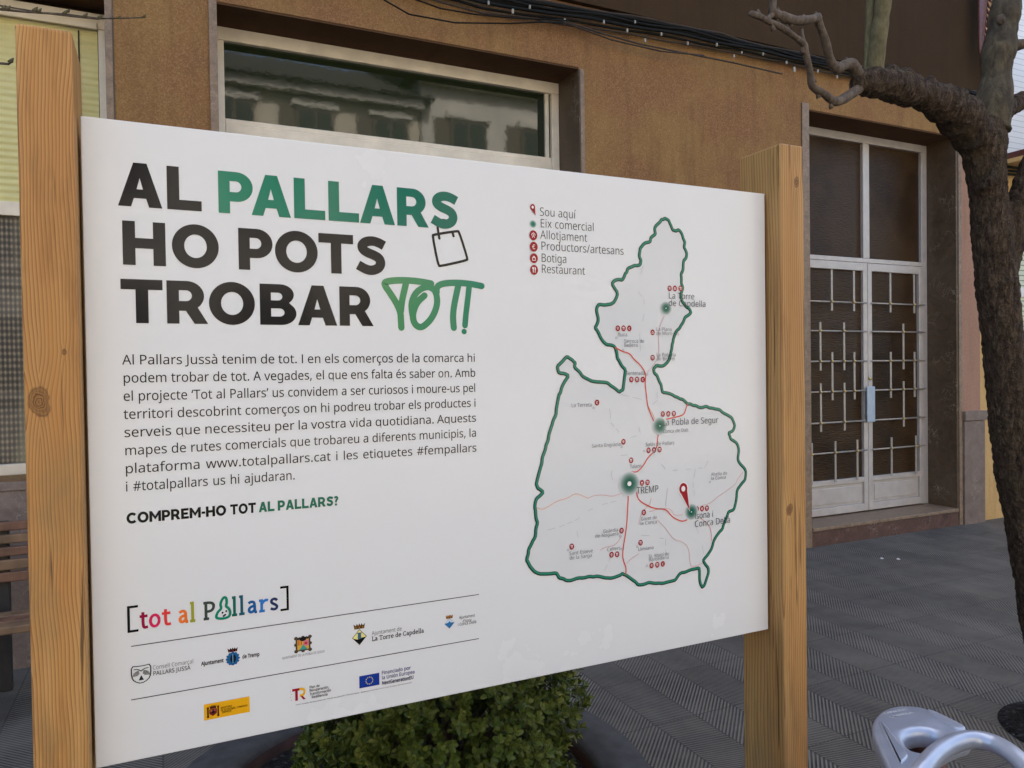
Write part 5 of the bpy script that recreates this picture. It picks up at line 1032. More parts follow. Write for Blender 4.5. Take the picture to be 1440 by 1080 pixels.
k.done('logo_text', 'three tiny black lines on the yellow rectangle')
k = Ink(); p, q = lq(726, 462), lq(754, 416); rd, yl = lin((150, 26, 46)), lin((226, 166, 30))
x0, z0 = lq(733, 461); x1, z1 = lq(722, 420); H = .044
k.poly([[(x0, z0), (x0+.011, z0), (x0+.011, z0+H), (x0, z0+H)]], rd); k.poly([[(x0-.012, z0+H-.009), (x0+.024, z0+H-.009), (x0+.024, z0+H), (x0-.012, z0+H)]], rd)
k.stroke([(x0+.018, z0+H-.0045), (x0+.030, z0+H-.0045), (x0+.039, z0+H-.010), (x0+.038, z0+.021), (x0+.030, z0+.016), (x0+.019, z0+.016)], .009, yl, cap='butt'); k.poly([[(x0+.022, z0+.014), (x0+.031, z0+.014), (x0+.044, z0), (x0+.033, z0)]], rd)
for i in range(4): k.disc((x0-.016-.003*(i % 2), z0+.006+.010*i), .0014, rd, 8)
k.scale((x0, z0), .40, .48).done('letter_logo', 'red T joined to a yellow R')
k = Ink()
for s_, xa, ya, xb, yb in (('Plan de', 782, 418, 818, 411), ('Recuperación,', 782, 429, 851, 416), ('Transformación', 783, 441, 858, 427), ('y Resiliencia', 783, 453, 846, 441)): ptext(k, s_, (120+xa/2.4828, 800+ya/2.4828), (120+xb/2.4828, 800+yb/2.4828), .0044, DK, 16)
k.done('logo_text', 'four bold grey lines about the recovery plan')
k = Ink(); a, b, c2, d2 = lq(956, 375), lq(1026, 362), lq(1027, 404), lq(957, 417)
x0, x1, z0, z1 = a[0], b[0], (c2[1]+d2[1])/2, (a[1]+b[1])/2
k.poly([[(x0, z0), (x1, z0), (x1, z1), (x0, z1)]], lin((26, 56, 140))); cx, cz = (x0+x1)/2, (z0+z1)/2
for i in range(12):
    a = i*math.pi/6; sx, sz = cx+.0062*math.cos(a), cz+.0062*math.sin(a)
    k.poly([[(sx+(.0013 if j % 2 == 0 else .0006)*math.sin(j*math.pi/5), sz+(.0013 if j % 2 == 0 else .0006)*math.cos(j*math.pi/5)) for j in range(10)]], lin((226, 206, 60)))
k.done('flag_emblem', 'blue flag with a ring of twelve yellow stars')
k = Ink(); NV = lin((44, 58, 110))
for s_, xa, ya, xb, yb, bd in (('Financiado por', 1034, 369, 1136, 350, 14), ('la Unión Europea', 1035, 386, 1150, 364, 14), ('NextGenerationEU', 1035, 405, 1146, 383, 24)): ptext(k, s_, (120+xa/2.4828, 800+ya/2.4828), (120+xb/2.4828, 800+yb/2.4828), .0062, NV if bd < 20 else lin((24, 30, 60)), bd)
k.done('logo_text', 'three navy lines beside the blue flag')
k = Ink(); ptext(k, 'Unión Europea, NextGenerationEU. Plan de Recuperación, Transformación y Resiliencia. Financiado por la Unión Europea, NextGenerationEU', (120+735/2.4828, 800+476/2.4828), (120+1140/2.4828, 800+398/2.4828), .0017, DK, 10); k.done('logo_text', 'one line of tiny print')

# ---- legend and map
def A_(x, y): return bp(700+x/3.7237, 270+y/3.7237)
def B_(x, y): return bp(700+x/3.4842, 540+y/3.4842)
RED = lin((150, 26, 36)); WHT = lin((232, 226, 224)); LEG = lin((44, 44, 46))
def icon(c, kind, r=.0060, name='service_icon'):
    k = Ink(2); k.disc(c, r*.88, RED, 26, r); s = r; wt = .11*s
    P = lambda *q: [(c[0]+x*s*.92, c[1]+z*s) for x, z in q]
    if kind == 'A':
        k.stroke(P((-.42, -.05), (-.38, .22), (0, .5), (.38, .22), (.42, -.05)), wt, WHT, smooth=0, cap='butt'); k.stroke(P((-.28, -.5), (0, .22), (.28, -.5)), wt, WHT, smooth=0, cap='butt'); k.stroke(P((-.18, -.2), (.18, -.2)), wt, WHT, smooth=0, cap='butt')
    elif kind == 'b':
        k.stroke(P((-.36, .1), (.36, .1), (.36, -.42), (-.36, -.42)), wt, WHT, closed=True, smooth=0); k.stroke(P((-.2, .1), (-.15, .38), (.15, .38), (.2, .1)), wt, WHT, smooth=1)
    elif kind == 'f':
        k.stroke(P((-.22, .5), (-.22, -.5)), wt*1.3, WHT, smooth=0); k.stroke(P((-.40, .5), (-.38, .15), (-.06, .15), (-.04, .5)), wt, WHT, smooth=1); k.stroke(P((.24, .5), (.24, -.5)), wt*1.3, WHT, smooth=0); k.stroke(P((.24, .45), (.36, .3), (.30, .05)), wt*1.4, WHT)
    else:
        k.stroke(P((.26, .34), (0, .42), (-.2, .22), (-.2, -.3), (0, -.45), (.28, -.36)), wt, WHT); k.stroke(P((-.36, 0), (.1, 0)), wt, WHT, smooth=0)
    k.done(name)
def pin(c, tip, r, out=False):
    k = Ink(3); dx, dz = tip[0]-c[0], tip[1]-c[1]
    def body(e):
        L = math.hypot(dx, dz); ux, uz = dx/L, dz/L; a0 = math.atan2(uz, ux)
        pts = [(c[0]+.85*(r+e)*math.cos(a0+a), c[1]+(r+e)*math.sin(a0+a)) for a in [0.9+i*(2*math.pi-1.8)/24 for i in range(25)]]
        return pts+[(tip[0]+ux*e, tip[1]+uz*e)]
    if out: k.poly([body(.0022)], WHT)
    k.poly([body(0)], RED); k.disc(c, r*.40, WHT, 20, r*.46); k.done('map_pin')
pin(A_(181, 80), A_(196, 124), .0062)
k = Ink(); k.glow(A_(184, 168), .0075, lin((20, 110, 86)), lin((200, 208, 204))); k.done('axis_dot')
for s_, x0, y0, x1, y1 in (('Sou aquí', 218, 127, 408, 137), ('Eix comercial', 220, 187, 505, 204), ('Allotjament', 222, 248, 468, 258), ('Productors/artesans', 224, 306, 660, 327), ('Botiga', 225, 368, 362, 371), ('Restaurant', 226, 426, 457, 432)):
    k = Ink(); ptext(k, s_, (700+x0/3.7237, 270+y0/3.7237), (700+x1/3.7237, 270+y1/3.7237), .0165, LEG, -5); k.done('legend_text')
for x, y, kd in ((185, 227, 'A'), (187, 287, 'e'), (188, 347, 'b'), (189, 408, 'f')): icon(A_(x, y), kd, .0098, 'legend_icon')

out = [A_(*p) for p in ((875, 138), (893, 148), (905, 175), (915, 200), (930, 205), (945, 198), (960, 215), (968, 240), (978, 262), (974, 290), (988, 320), (985, 345), (972, 360), (970, 400), (958, 430), (960, 480), (968, 505), (958, 540), (962, 570), (980, 595), (1000, 610), (1010, 633), (980, 655), (968, 685), (950, 715), (930, 735), (918, 770), (912, 800), (905, 840), (895, 880), (868, 910), (830, 908), (815, 925), (820, 950), (840, 980), (855, 1010), (862, 1050))]
out += [B_(*p) for p in ((850, 50), (880, 65), (905, 75), (930, 98), (955, 105), (985, 115), (1020, 108), (1050, 118), (1085, 125), (1110, 145), (1145, 165), (1160, 200), (1150, 230), (1130, 240), (1140, 270), (1170, 290), (1180, 330), (1175, 370), (1195, 400), (1215, 430), (1210, 470), (1185, 500), (1170, 530), (1165, 580), (1155, 615), (1130, 625), (1115, 665), (1100, 710), (1070, 745), (1055, 775), (1045, 810), (1025, 840), (1005, 865), (1030, 900), (1030, 930), (1012, 985), (1000, 995), (992, 980), (988, 930), (985, 900), (950, 908), (895, 925), (870, 960), (830, 970), (790, 975), (745, 972), (720, 980), (685, 983), (660, 960), (625, 935), (610, 928), (590, 940), (560, 950), (540, 950), (500, 943), (470, 945), (420, 950), (370, 958), (335, 963), (300, 950), (285, 925), (230, 930), (180, 920), (155, 890), (140, 860), (150, 810), (170, 770), (185, 740), (195, 680), (185, 640), (180, 600), (190, 560), (222, 530), (195, 510), (188, 490), (200, 440), (215, 390), (225, 340), (235, 300), (250, 245), (265, 200), (285, 150), (290, 100), (300, 50))]
out += [A_(*p) for p in ((330, 1040), (345, 1000), (370, 962), (320, 948), (312, 912), (340, 885), (362, 862), (390, 880), (405, 895), (402, 920), (430, 945), (460, 975), (490, 990), (530, 995), (575, 1000), (600, 1020), (635, 1048), (655, 1035), (660, 990), (668, 930), (640, 895), (625, 870), (612, 810), (570, 800), (545, 775), (530, 745), (508, 712), (525, 675), (520, 640), (518, 605), (530, 588), (600, 585), (628, 530), (598, 480), (620, 460), (650, 462), (665, 430), (680, 400), (715, 385), (745, 380), (748, 355), (740, 330), (745, 295), (765, 270), (795, 262), (800, 240), (825, 220), (820, 190), (840, 165), (855, 145))]
rg = random.Random(3); jag = []
for i, p in enumerate(out):      # small ragged steps between the traced points
    q = out[(i+1) % len(out)]; jag.append(p); d = math.hypot(q[0]-p[0], q[1]-p[1])
    for t in ((.5,) if d < .03 else (.33, .66)):
        j = min(.0022, d*.12); jag.append((p[0]+(q[0]-p[0])*t+rg.uniform(-j, j), p[1]+(q[1]-p[1])*t+rg.uniform(-j, j)))
k = Ink(); k.poly([out], lin((208, 209, 209))); k.done('map_area')
k = Ink(1); k.stroke(jag, .0074, lin((22, 46, 42)), closed=True, smooth=1); k.done('map_border', 'dark outer edge line of the mapped county')
k = Ink(1.6); cxm = sum(p[0] for p in out)/len(out); k.stroke([(x+.0008, z+.0006) for x, z in jag], .0042, lin((44, 124, 98)), closed=True, smooth=1); k.done('map_border', 'green inner line of the mapped county')
ROAD = lin((206, 74, 62))
for pts in ([A_(615, 815), A_(650, 835), A_(690, 845), A_(710, 875), A_(745, 905), A_(768, 940), A_(773, 960)],
            [A_(773, 960), A_(770, 1010), B_(722, 10), B_(728, 70), B_(733, 110), B_(755, 165), B_(772, 200)],
            [B_(786, 245), B_(780, 275), B_(780, 305), B_(762, 335), B_(735, 358), B_(712, 400), B_(682, 432), B_(655, 430)],
            [B_(825, 172), B_(880, 160), B_(912, 150), B_(920, 118), B_(930, 98)],
            [B_(678, 525), B_(685, 565), B_(720, 590), B_(770, 612), B_(825, 612), B_(850, 650), B_(900, 675), B_(925, 665)],
            [B_(638, 545), B_(632, 690), B_(608, 830), B_(615, 870), B_(628, 900), B_(625, 932)]):
    k = Ink(2); k.stroke(pts, .0026, ROAD, smooth=3); k.done('main_road')
PK = lin((206, 150, 150)); OR = lin((220, 150, 110))
for pts, cc in (([(190, 605), (215, 615), (240, 605), (290, 572), (340, 560), (380, 533), (415, 548), (440, 560)], OR), ([(440, 560), (470, 545), (520, 543), (560, 552), (605, 535)], PK), ([(1200, 430), (1170, 470), (1165, 490), (1110, 530), (1065, 560), (1040, 585), (1000, 595)], PK),
                ([(740, 625), (800, 608), (850, 612), (860, 645), (905, 640)], PK), ([(780, 665), (820, 705), (850, 750), (870, 765), (900, 770), (935, 800), (940, 890), (960, 895), (1000, 878)], PK), ([(628, 880), (650, 858), (690, 830)], PK), ([(500, 815), (520, 800), (575, 790), (605, 745)], PK), ([(990, 655), (1035, 690), (1045, 730), (1045, 770)], ROAD), ([(750, 560), (745, 590), (700, 630), (690, 690)], PK), ([(735, 110), (755, 140), (768, 170)], OR), ([(830, 510), (820, 600)], lin((170, 170, 172)))):
    k = Ink(2); k.stroke([B_(*p) for p in pts], .0011, cc, smooth=2, cap='butt'); k.done('minor_road')
for pts, cc in (([(870, 650), (842, 715), (838, 770), (845, 830), (832, 880), (808, 915), (780, 945)], PK),):
    k = Ink(2); k.stroke([A_(*p) for p in pts], .0011, cc, smooth=2, cap='butt'); k.done('minor_road')
k = Ink(2); GRY = lin((176, 178, 179)); rg = random.Random(9)
for fn, pts in ((A_, [(760, 385), (742, 450), (735, 520), (762, 560), (765, 640), (740, 740), (745, 850), (778, 930)]), (B_, [(560, 70), (545, 120), (552, 190), (600, 245), (650, 262), (690, 250)]), (B_, [(690, 210), (700, 250), (775, 360), (825, 425), (920, 418), (1010, 410), (1035, 360), (1040, 300), (1100, 265)]), (B_, [(560, 470), (558, 400), (600, 350), (650, 345)]), (B_, [(240, 715), (300, 700), (375, 670), (440, 620), (510, 590), (590, 570)]), (B_, [(700, 740), (760, 745), (820, 760), (820, 900)]), (B_, [(965, 415), (955, 480), (960, 560)]), (B_, [(600, 50), (660, 65), (720, 80)]), (B_, [(780, 40), (780, 80), (745, 110)]), (B_, [(380, 680), (395, 760)]), (B_, [(560, 840), (510, 930)]), (B_, [(970, 700), (1000, 790), (1010, 850)])):
    P = [fn(*p) for p in pts]
    for i in range(len(P)-1):
        a, b = P[i], P[i+1]; n = max(1, int(math.hypot(b[0]-a[0], b[1]-a[1])/.016))
        for j in range(n):
            if rg.random() < .25: continue
            t0, t1 = j/n, (j+.7)/n; o = rg.uniform(-.002, .002)
            k.stroke([(a[0]+(b[0]-a[0])*t0, a[1]+(b[1]-a[1])*t0), (a[0]+(b[0]-a[0])*(t0+t1)/2+o, a[1]+(b[1]-a[1])*(t0+t1)/2), (a[0]+(b[0]-a[0])*t1, a[1]+(b[1]-a[1])*t1)], .0009, GRY, smooth=1, cap='butt')
k.done('boundary_dashes')
for c, r, dot in ((A_(879, 609), .0145, .0012), (B_(792, 205), .0185, .0012), (B_(643, 488), .0250, .0050), (B_(947, 626), .0178, .0012)):
    k = Ink(2.6); k.glow(c, r, lin((14, 92, 72)), lin((204, 207, 206))); k.disc(c, dot, WHT, 14); k.done('commercial_axis_dot')
for s_, fn, x0, y0, x1, y1, cap in (('La Torre', A_, 891, 560, 1028, 561, .0130), ('de Capdella', A_, 891, 597, 1088, 602, .0130), ('Buira', A_, 625, 756, 676, 756, .0074), ('Sarroca de', A_, 658, 789, 765, 790, .0074), ('Bellera', A_, 658, 811, 731, 811, .0074), ('La Plana', A_, 827, 728, 909, 728, .0074), ('de Mont-rós', A_, 828, 749, 946, 750, .0074), ('La Pobleta', A_, 828, 860, 931, 862, .0074), ('de Bellveí', A_, 830, 881, 925, 882, .0074), ('Senterada', A_, 668, 958, 768, 958, .0076),
        ('La Terreta', B_, 358, 113, 460, 111, .0078), ('La Pobla de Segur', B_, 803, 204, 1078, 190, .0135), ('Conca de Dalt', B_, 806, 241, 932, 233, .0078), ('Santa Engràcia', B_, 458, 311, 600, 303, .0072), ('Salàs de Pallars', B_, 722, 305, 863, 296, .0078), ('Talarn', B_, 645, 413, 702, 409, .0076), ('TREMP', B_, 678, 537, 786, 530, .0145), ('Abella de', B_, 1042, 450, 1122, 443, .0072), ('la Conca', B_, 1042, 470, 1116, 463, .0072), ('Isona i', B_, 962, 660, 1054, 652, .0140), ('Conca Dellà', B_, 962, 697, 1138, 683, .0140), ('Gavet de', B_, 698, 668, 778, 661, .0072), ('la Conca', B_, 696, 690, 778, 682, .0072), ('Guàrdia', B_, 513, 729, 588, 722, .0072), ('de Noguera', B_, 475, 751, 590, 742, .0072), ('Cellers', B_, 533, 818, 600, 811, .0072), ('Llimiana', B_, 685, 817, 762, 808, .0072), ('Sant Esteve', B_, 348, 837, 465, 825, .0072), ('de la Sarga', B_, 350, 859, 460, 848, .0072), ('St. Martí de', B_, 737, 851, 838, 839, .0072), ('Barcedana', B_, 737, 867, 836, 857, .0072)):
    k = Ink(3.4); a = fn(x0, y0); b = fn(x1, y1); text(k, s_, a[0], (a[1]+b[1])/2, b[0], cap, LEG if cap > .01 else lin((66, 66, 68)), -5 if cap > .01 else -7); k.done('place_name')
for fn, x, y, kd in ((A_, 898, 505, 'A'), (A_, 926, 505, 'b'), (A_, 955, 505, 'f'), (A_, 627, 714, 'A'), (A_, 657, 714, 'f'), (A_, 687, 714, 'e'), (A_, 809, 735, 'b'), (A_, 809, 868, 'f'), (A_, 698, 982, 'A'), (A_, 728, 982, 'f'), (A_, 758, 982, 'e'),
        (B_, 485, 91, 'e'), (B_, 807, 147, 'A'), (B_, 834, 146, 'b'), (B_, 861, 145, 'f'), (B_, 614, 283, 'A'), (B_, 737, 325, 'A'), (B_, 764, 323, 'b'), (B_, 791, 321, 'f'), (B_, 652, 374, 'f'), (B_, 678, 486, 'A'), (B_, 705, 484, 'b'), (B_, 732, 482, 'f'), (B_, 974, 612, 'A'), (B_, 999, 610, 'b'), (B_, 1023, 608, 'f'), (B_, 714, 629, 'A'), (B_, 605, 718, 'A'), (B_, 556, 836, 'A'), (B_, 583, 834, 'f'), (B_, 698, 777, 'f'), (B_, 361, 796, 'f'), (B_, 752, 889, 'A'), (B_, 780, 885, 'f'), (B_, 807, 881, 'e')):
    icon(fn(x, y), kd, .0062)
k = Ink(2)
for fn, x, y in ((A_, 619, 764), (A_, 654, 828), (B_, 468, 118), (B_, 605, 308), (B_, 715, 328), (B_, 1037, 480), (B_, 598, 745), (B_, 608, 808), (B_, 682, 797), (B_, 343, 813), (B_, 728, 890), (A_, 780, 955)):
    c = fn(x, y); k.stroke([(c[0]+.0022*math.cos(a*math.pi/4), c[1]+.0022*math.sin(a*math.pi/4)) for a in range(8)], .0006, GR, closed=True, smooth=1)
k.done('village_dot')
pin(B_(907, 513), B_(938, 620), .0128, True)

# ================================================================== PLANTER AND BOX BUSH
PC = (0.665, 0.535)
pt = setp(empty('round_planter', (PC[0], PC[1], 0)), 'dark grey round concrete planter with a wide flat rim below the board', 'planter')
mb = MB(); mb.lathe([(.40, -.02), (.44, .02), (.545, .30), (.60, .36), (.625, .385), (.632, .405), (.622, .42), (.50, .42), (.488, .405), (.48, .30), (.0, .30)], PC, 72)
mb.build('bowl', M['planter'], pt, smooth=True)
mb = MB(); mb.lathe([(.482, .33), (.486, .40), (.4905, .402), (.478, .33)], PC, 64); mb.build('liner', M['rust'], pt, smooth=True)
mb = MB(); NS = 40; vv = []; ff = []
for i in range(NS+1):
    for j in range(NS+1):
        x, y = -0.478+.956*i/NS, -0.478+.956*j/NS; r = max(abs(x), abs(y)); k = r/max(1e-6, math.hypot(x, y)); x *= k; y *= k
        vv.append((PC[0]+x, PC[1]+y, .375+.018*noise.noise(Vector((x*9, y*9, 1)))+.010*noise.noise(Vector((x*34, y*34, 5)))))
for i in range(NS):
    for j in range(NS): ff.append((i*(NS+1)+j, (i+1)*(NS+1)+j, (i+1)*(NS+1)+j+1, i*(NS+1)+j+1))
mb.add(vv, ff); mb.build('soil', M['soil'], pt)

bush = setp(empty('box_bush', (0.75, 0.53, .37)), 'dense green box bush growing in the round planter', 'bush')
rb = random.Random(21); mb = MB()
BC = Vector((0.738, 0.53, .60)); BR3 = Vector((.350, .35, .325))
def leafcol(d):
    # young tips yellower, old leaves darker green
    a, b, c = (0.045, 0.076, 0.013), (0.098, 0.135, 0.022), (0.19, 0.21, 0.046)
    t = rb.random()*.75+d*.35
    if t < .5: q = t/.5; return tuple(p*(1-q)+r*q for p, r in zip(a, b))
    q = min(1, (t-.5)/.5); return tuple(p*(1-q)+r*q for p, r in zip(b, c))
def one_leaf(p, dr, up, L, Wd, col):
    dr = dr.normalized(); sd = dr.cross(up)
    if sd.length < 1e-3: sd = dr.orthogonal()
    sd.normalize(); n = sd.cross(dr)
    v = [p, p+dr*L*.35+sd*Wd*.5+n*L*.10, p+dr*L*.78+sd*Wd*.42+n*L*.08, p+dr*L, p+dr*L*.78-sd*Wd*.42+n*L*.08, p+dr*L*.35-sd*Wd*.5+n*L*.10, p+dr*L*.5-n*L*.02]
    mb.add(v, [(0, 1, 2, 6), (6, 2, 3), (6, 3, 4), (0, 6, 4, 5)], col)
nl = 0
while nl < 3000:
    u = Vector((rb.gauss(0, 1), rb.gauss(0, 1), rb.gauss(0, 1)))
    if u.length < .01: continue
    u.normalize()
    if u.z < -.72: continue
    lump = 1+.20*noise.noise(u*2.3+Vector((3, 1, 2)))+.11*noise.noise(u*6.1)
    depth = rb.random()**2.4
    rr = lump*(1-.42*depth)
    if noise.noise(u*7.5+Vector((9, 4, 1))) < -.22 and depth < .35: continue     # gaps between the sprays
    c = BC+Vector((u.x*BR3.x, u.y*BR3.y, u.z*BR3.z))*rr
    axis = (u+Vector((0, 0, .55))+Vector((rb.uniform(-.5, .5), rb.uniform(-.5, .5), rb.uniform(-.4, .4)))).normalized()
    n = rb.randint(6, 9); a0 = rb.random()*6.28; s1 = axis.orthogonal().normalized(); s2 = axis.cross(s1)
    for j in range(n):
        a = a0+j*2.4; k = j/n
        dr = (s1*math.cos(a)+s2*math.sin(a))*(1.0-.55*k)+axis*(.25+.8*k)
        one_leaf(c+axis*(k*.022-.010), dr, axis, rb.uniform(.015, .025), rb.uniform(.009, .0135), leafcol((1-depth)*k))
    nl += 1
mb.build('foliage', M['leaf'], bush)
st_ = MB()
for i in range(46):
    u = Vector((rb.uniform(-1, 1), rb.uniform(-1, 1), rb.uniform(.1, 1))).normalized(); a = Vector((PC[0]+.06+rb.uniform(-.05, .05), PC[1]+rb.uniform(-.05, .05), .36))
    e = BC+Vector((u.x*BR3.x, u.y*BR3.y, u.z*BR3.z))*.9; m = (a+e)/2+Vector((rb.uniform(-.04, .04), rb.uniform(-.04, .04), .02))
    st_.tube([a, m, e], [.006, .004, .0015], 5)
st_.build('stem', M['shoot_grey'], bush)

# ================================================================== TREE
YT = 0.52
def tp(px, py, dy=0.0): return at(px, py, YT+dy)
def rpx(r, p): return r*((Vector(p)-CAM).dot(FWD))/F_PX
tree = setp(empty('pollarded_tree', (3.42, 0.47, 0)), 'pollarded bare tree with thick dark bark at the right edge', 'tree')
def limb(mb, pts, n=14, sub=3, jit=.0):
    P = [Vector((*tp(p[0], p[1], p[3] if len(p) > 3 else 0), )) for p in pts]; R = [rpx(p[2], q) for p, q in zip(pts, P)]
    # Catmull-Rom
    Q = []; RR = []
    for i in range(len(P)-1):
        p0, p1, p2, p3 = P[max(0, i-1)], P[i], P[i+1], P[min(len(P)-1, i+2)]
        for s in range(sub):
            t = s/sub
            q = 0.5*((2*p1)+(p2-p0)*t+(2*p0-5*p1+4*p2-p3)*t*t+(3*p1-p0-3*p2+p3)*t**3)
            Q.append(q); r = R[i]*(1-t)+R[i+1]*t
            RR.append(r*(1+jit*noise.noise(q*14)+jit*.7*noise.noise(q*47)))
    Q.append(P[-1]); RR.append(R[-1])
    mb.tube(Q, RR, n)
tk = MB()
limb(tk, [(1535, 1215, 60), (1514, 1110, 46), (1494, 1000, 39), (1478, 900, 33), (1458, 790, 31), (1439, 690, 30), (1424, 600, 29), (1413, 500, 27), (1404, 420, 26), (1396, 340, 26), (1389, 260, 24), (1385, 205, 27), (1388, 170, 22)], jit=.08)
limb(tk, [(1393, 300, 22), (1382, 220, 28), (1364, 182, 29), (1342, 156, 26, -.01), (1318, 142, 22, -.02), (1290, 131, 20, -.03), (1262, 122, 22, -.04), (1236, 116, 22, -.05), (1214, 117, 16, -.05), (1200, 118, 10, -.05)], jit=.34)
limb(tk, [(1407, 430, 16), (1414, 375, 19), (1425, 312, 17, -.03), (1441, 256, 15, -.05), (1462, 205, 14, -.08), (1490, 150, 13, -.1)], jit=.2)
limb(tk, [(1390, 215, 20), (1397, 160, 20), (1410, 155, 15), (1440, 140, 12, .03), (1470, 125, 10, .05)], jit=.2)
limb(tk, [(1248, 118, 12, -.05), (1254, 102, 9, -.06), (1258, 92, 5, -.06)], jit=.4)
limb(tk, [(1342, 146, 14), (1352, 132, 10), (1356, 127, 5)], jit=.4)
for px, py, r in ((1346, 140, 18), (1304, 120, 15), (1268, 108, 17), (1248, 104, 17), (1236, 120, 21), (1216, 110, 16), (1372, 190, 24), (1404, 395, 18), (1385, 255, 18)):
    p = tp(px, py, -.03); limb(tk, [(px-3, py-2, r*.6, -.03), (px, py, r, -.03), (px+4, py+3, r*.6, -.03)], n=12)
trunk = tk.build('trunk', M['bark'], tree, smooth=True)
rm = trunk.modifiers.new('remesh', 'REMESH'); rm.mode = 'VOXEL'; rm.voxel_size = 0.0085
sm = trunk.modifiers.new('smooth', 'SMOOTH'); sm.iterations = 6; sm.factor = 0.5
tx = bpy.data.textures.new('bark_relief', 'CLOUDS'); tx.noise_scale = 0.022; tx.noise_depth = 4
dm = trunk.modifiers.new('relief', 'DISPLACE'); dm.texture = tx; dm.strength = 0.016; dm.mid_level = 0.5; dm.texture_coords = 'LOCAL'
def shoot(pts, mat, name='branch', jit=.16):
    b = MB(); limb(b, pts, n=12, sub=4, jit=jit); return b.build(name, mat, tree, smooth=True)
shoot([(1233, 113, 14, -.05), (1231, 92, 12.5, -.05), (1235, 55, 11.5, -.06), (1241, 12, 11, -.07), (1246, -40, 10, -.08)], M['shoot_green'])
shoot([(1219, 112, 6, -.03), (1220, 80, 5, -.03), (1223, 30, 6, -.03), (1225, -30, 7, -.03)], M['shoot_green'])
shoot([(1206, 106, 9, -.05), (1199, 92, 8, -.06), (1188, 91, 6.5, -.07), (1177, 97, 7, -.08), (1167, 82, 6, -.09), (1160, 55, 5.5, -.1), (1151, 31, 5.5, -.11), (1150, 24, 6, -.11), (1142, 27, 6, -.12), (1120, 29, 6, -.13), (1100, 24, 7, -.14), (1087, 17, 6.5, -.14), (1087, 5, 5, -.14), (1089, -20, 4.5, -.14)], M['shoot_grey'])
shoot([(1208, 124, 8, -.05), (1196, 133, 6.5, -.07), (1176, 143, 6.5, -.09), (1160, 133, 5.5, -.1), (1142, 121, 5, -.11), (1139, 100, 4.8, -.12), (1133, 75, 4.8, -.13), (1130, 62, 5, -.13), (1118, 52, 4.5, -.14), (1098, 38, 4.5, -.15), (1080, 30, 4, -.15), (1070, 24, 4.5, -.15), (1056, 19, 4.3, -.16)], M['shoot_grey'])
shoot([(1131, 63, 4, -.13), (1128, 52, 3.5, -.13), (1127, 41, 2.5, -.13)], M['shoot_grey'], 'twig')
shoot([(1087, 20, 4, -.14), (1077, 28, 3.5, -.15)], M['shoot_grey'], 'twig')
shoot([(1393, 185, 26, .0), (1396, 150, 24, .0), (1400, 120, 20, .01), (1402, 85, 20, .015), (1405, 70, 22, .02), (1409, 45, 19, .03), (1412, 25, 20, .03), (1416, 0, 19, .04), (1424, -50, 18, .05)], M['bark_young'], jit=.16)
shoot([(1412, 68, 8, .0), (1424, 63, 7, -.01), (1442, 62, 6.5, -.02), (1470, 66, 6, -.03)], M['shoot_grey'])
for px, py, dy in ((1190, 84, -.07), (1178, 90, -.08), (1171, 88, -.09), (1163, 62, -.1), (1154, 40, -.11), (1147, 20, -.11), (1130, 24, -.12), (1110, 33, -.13), (1094, 15, -.14), (1093, 30, -.14), (1168, 148, -.09), (1150, 133, -.1), (1144, 112, -.11), (1137, 90, -.12), (1128, 70, -.13), (1106, 38, -.14), (1086, 38, -.15), (1066, 17, -.15)):
    p = tp(px, py, dy); bb = MB(); bb.tube([p+Vector((.005, 0, -.010)), p, p+Vector((-.002, -.002, .008))], [.008, .0065, .002], 8); bb.build('bud', M['shoot_grey'], tree, smooth=True)
b = MB(); P = tp(1412, 26, -.034); b.tube([P+Vector((0, .02, 0)), P+Vector((0, .003, 0)), P, P+Vector((0, .005, 0))], [.020, .019, .013, .006], 14); b.build('pruning_scar', M['shoot_grey'], tree, smooth=True)
pit = MB(); pit.lathe([(.0, .012), (.18, .02), (.28, .012), (.305, .0015)], (3.40, .40), 40); setp(pit.build('tree_pit', M['soil']), kind='structure')

# thin bare shoot of a climber reaching in at the top left
tw = setp(empty('bare_climber', (-0.45, 2.95, 3.36)), 'thin bare climbing shoot with small buds across the top of the left window', 'plant')
Yw = 2.9
b = MB(); b.tube([Vector((-2.95, YF-.03, 3.75)), Vector((-2.2, 3.05, 3.52)), at(-200, -6, Yw), at(-60, 10, Yw), at(0, 13, Yw), at(40, 17, Yw), at(90, 20, Yw), at(140, 26, Yw), at(175, 25.5, Yw), at(205, 24.5, Yw)], [.012, .010, .008, .006, .006, .005, .005, .004, .0035, .003], 6); b.build('stem', M['shoot_grey'], tw, smooth=True)
b = MB(); b.tube([at(-200, -5, Yw), at(-60, 4, Yw), at(0, 8, Yw), at(60, 18, Yw), at(100, 23, Yw), at(140, 27, Yw)], .004, 6); b.build('stem', M['shoot_grey'], tw, smooth=True)
b = MB(); b.tube([at(-200, -4, Yw), at(-120, 50, Yw), at(-40, 86, Yw), at(0, 89, Yw), at(12, 90, Yw), at(17, 87, Yw)], [.008, .008, .007, .006, .006, .003], 6); b.build('stem', M['shoot_grey'], tw, smooth=True)
for px, py in ((6, 11), (12, 12), (50, 14), (56, 15), (92, 18), (96, 16), (141, 25), (168, 25), (203, 23), (16, 86), (120, 23)):
    p = at(px, py, Yw-.005); b = MB(); s = rb.uniform(.7, 1.3)
    b.tube([p+Vector((-.012*s, 0, -.004)), p, p+Vector((.008*s, -.004, .012*s))], [.003, .008*s, .002], 6); b.build('bud', M['shoot_green'], tw, smooth=True)

